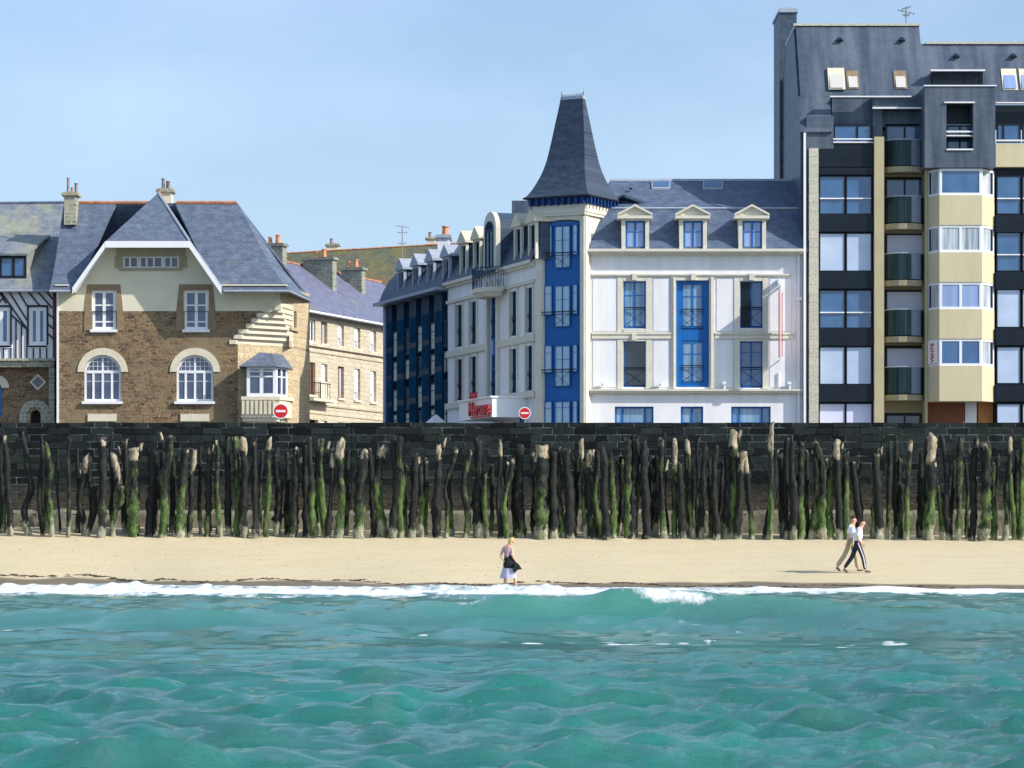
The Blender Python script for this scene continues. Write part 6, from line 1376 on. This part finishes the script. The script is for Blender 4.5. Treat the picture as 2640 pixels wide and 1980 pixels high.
e, T = person('man in white t-shirt and navy tracksuit trousers, nearer of two men walking together', mx, my, 0, Ja, [trouser(navyc, .062), shirtc(shirt)], (hair_d, short_hair), group='pair of men walking on the sand')
g = MB(); 
for s_ in ('R',):
    pts = [Vector(Ja['hip'+s_])+Vector((.0,-.118,.02)), Vector(Ja['knee'+s_])+Vector((-.0,-.088,0)), Vector(Ja['ank'+s_])+Vector((0,-.068,.06))]
    for p, q in zip(pts, pts[1:]): p = T(p)+WL[e.name]; q = T(q)+WL[e.name]; g.bar(p, q, .016, 6)
g.build('side_stripe', shirt, e)
for s_ in 'LR':
    a = Vector(Ja['ank'+s_]); d = Vector(Ja['toed'+s_]); cv = [T(a+Vector((-.03,0,-.03))), T(a+d*.5+Vector((0,0,-.045))), T(a+d*1.1+Vector((0,0,-.055)))]
    skinmesh('shoe', cv, [(0,1),(1,2)], [.048,(.05,.042),(.045,.03)], shoe, e, 0, 1)
Jb = dict(pelvis=(-.02,0,1.0),waist=(.0,0,1.12),chest=(.02,0,1.29),upchest=(.04,0,1.44),neck=(.05,0,1.53),head=(.08,0,1.645),face=(1,.1,-.1),
 shR=(-.02,-.18,1.46),elR=(-.12,-.22,1.20),wrR=(-.15,-.22,.93),shL=(.06,.18,1.46),elL=(.06,.22,1.18),wrL=(.2,.2,1.0),
 hipR=(-.04,-.09,.96),kneeR=(-.22,-.10,.54),ankR=(-.47,-.10,.17),toedR=(.10,-.02,-.09),hipL=(-.0,.09,.96),kneeL=(.16,.10,.53),ankL=(.22,.10,.10),toedL=(.18,.02,-.0))
e, T = person('taller man in pale shirt and khaki trousers, farther of two men walking together', mx-.12, my+.42, 0, Jb, [trouser(khakic, .08), shirtc(shirt, 1)], (hair_d, short_hair), group='pair of men walking on the sand')
for s_ in 'LR':
    a = Vector(Jb['ank'+s_]); d = Vector(Jb['toed'+s_]); cv = [T(a+Vector((-.03,0,-.03))), T(a+d*.5+Vector((0,0,-.045))), T(a+d*1.1+Vector((0,0,-.055)))]
    skinmesh('shoe', cv, [(0,1),(1,2)], [.048,(.05,.042),(.045,.03)], shoe, e, 0, 1)
# woman, back to the camera, half turned to the right
Jw = dict(pelvis=(-.04,0,.90),waist=(-.09,0,1.06),chest=(-.10,0,1.20),upchest=(-.08,0,1.33),neck=(-.02,.0,1.43),head=(.05,.0,1.55),face=(.75,.66,-.1),
 shR=(.04,-.07,1.34),elR=(.06,-.14,1.08),wrR=(.20,-.14,.86),shL=(-.22,.03,1.31),elL=(-.31,-.02,1.06),wrL=(-.21,-.05,.92),
 hipR=(.02,-.04,.86),kneeR=(.12,-.02,.48),ankR=(.18,-.02,.10),toedR=(.16,.02,-.02),hipL=(-.12,.05,.86),kneeL=(-.16,.04,.47),ankL=(-.17,.04,.09),toedL=(.10,.10,-.01))
wx, wy = (1316-CX)*97.3/FP, 97.3
lt = [(.02,-.03,0,.080),(.085,-.01,0,.088),(.06,-.06,0,.088),(-.03,-.07,0,.078),(-.10,-.06,0,.062)]
e, T = person('blonde barefoot woman in lilac top, black wrap and pale skirt at the water edge', wx, wy, 0, Jw,
 [('top', [['pelvis','waist','chest','upchest','shL'],['upchest','shR']], [[.13,(.125,.11),(.145,.115),(.125,.09),.07],[(.125,.09),.062]], topm)], (hair_b, lt))
off = WL[e.name]
def lathe(name, parent, prof, mt, waver=.0, n=24, wsh=(1,1), cx=(0,0), top=False, seed=0):
    mb = MB(); rings = []
    for j, (z, r, dx) in enumerate(prof):
        for k in range(n):
            a = 2*math.pi*k/n; rr_ = r*(1+waver*math.sin(a*6+seed)*(j/len(prof)) + waver*.6*math.sin(a*11+1)*(j/len(prof)))
            p = Vector((cx[0]+dx+rr_*wsh[0]*math.cos(a), cx[1]+rr_*wsh[1]*math.sin(a), z))+off; mb.v.append(tuple(p))
    for j in range(len(prof)-1):
        for k in range(n): k2 = (k+1) % n; mb.f.append((j*n+k, j*n+k2, (j+1)*n+k2, (j+1)*n+k))
    mb.f.append(tuple(range(n)))
    return mb.build(name, mt, parent, smooth=True, fixn=True)
lathe('skirt', e, [(1.0,.13,-.05),(.90,.17,-.04),(.70,.20,-.04),(.52,.235,-.05),(.40,.25,-.06),(.37,.245,-.06)], skirtm, .12, wsh=(1,.75))
lathe('wrap', e, [(1.10,.125,-.07),(1.02,.145,-.05),(.90,.185,-.03),(.80,.21,-.02),(.70,.215,-.02),(.69,.19,-.02)], blackc, .05, wsh=(1,.82), seed=2)
jk = empty('jacket', (wx+.26, wy-.1, off.z+.62), 'dark garment hanging from the hand of the woman on the beach', 'clothing')
g = MB(); o2 = off
pts = [(.10,.84),(.20,.87),(.26,.82),(.34,.70),(.36,.66),(.24,.64),(.17,.58),(.10,.56),(.08,.70)]
ring_ = lambda yy, k_: [(o2.x+.2+(a-.2)*k_, o2.y+yy, o2.z+.72+(b_-.72)*k_) for a, b_ in pts]
g.prism(ring_(-.24,.8), ring_(-.20,1)); g.prism(ring_(-.199,1), ring_(-.12,1.0)); g.prism(ring_(-.119,1), ring_(-.08,.75)); g.build('cloth', blackc, jk)

# ================================================================== SEAWEED, BUOY
g = MB(); rs = random.Random(9)  # scraps also draw the dark shade line of a low sand step
for i in range(900):
    x = rs.uniform(-20, 19); y = shore(x)+1.25+.35*math.sin(x*.7)+.25*math.sin(x*2.1)+rs.gauss(0,.10)
    if mnoise.noise(Vector((x*.9, 2, 0))) < -.12 and rs.random() < .75: continue
    z = beach_z(x, y); s_ = rs.uniform(.04,.13); h = rs.uniform(.008,.028)
    g.v += [(x-s_*1.6,y-s_*.5,z-.01),(x+s_*1.4,y-s_*.6,z-.01),(x+s_*1.6,y+s_*.5,z-.01),(x-s_*1.2,y+s_*.6,z-.01),(x+rs.uniform(-.03,.03),y,z+h)]
    n = len(g.v)-5; g.f += [(n,n+1,n+4),(n+1,n+2,n+4),(n+2,n+3,n+4),(n+3,n,n+4)]
g.build('seaweed', plain('wrack_and_shade', (.045,.032,.022), .4, 8), kind='stuff', label='dark line of seaweed scraps and painted step shade along the wet sand', fixn=False)
g = MB(); rs = random.Random(19)
for i in range(110):
    x = rs.uniform(-20, 20); y = rs.uniform(shore(x)+2.5, 112.2); z = beach_z(x, y); s_ = rs.uniform(.015,.045)
    g.v += [(x-s_*1.6,y-s_,z-.01),(x+s_*1.4,y-s_,z-.01),(x+s_*1.2,y+s_,z-.01),(x-s_,y+s_,z-.01),(x,y,z+s_*.45)]
    n = len(g.v)-5; g.f += [(n,n+1,n+4),(n+1,n+2,n+4),(n+2,n+3,n+4),(n+3,n,n+4)]
g.build('beach_debris', plain('driftwood_bits', (.25,.18,.11), .5, 8), kind='stuff', label='small scattered shell and weed scraps on the dry sand', fixn=False)
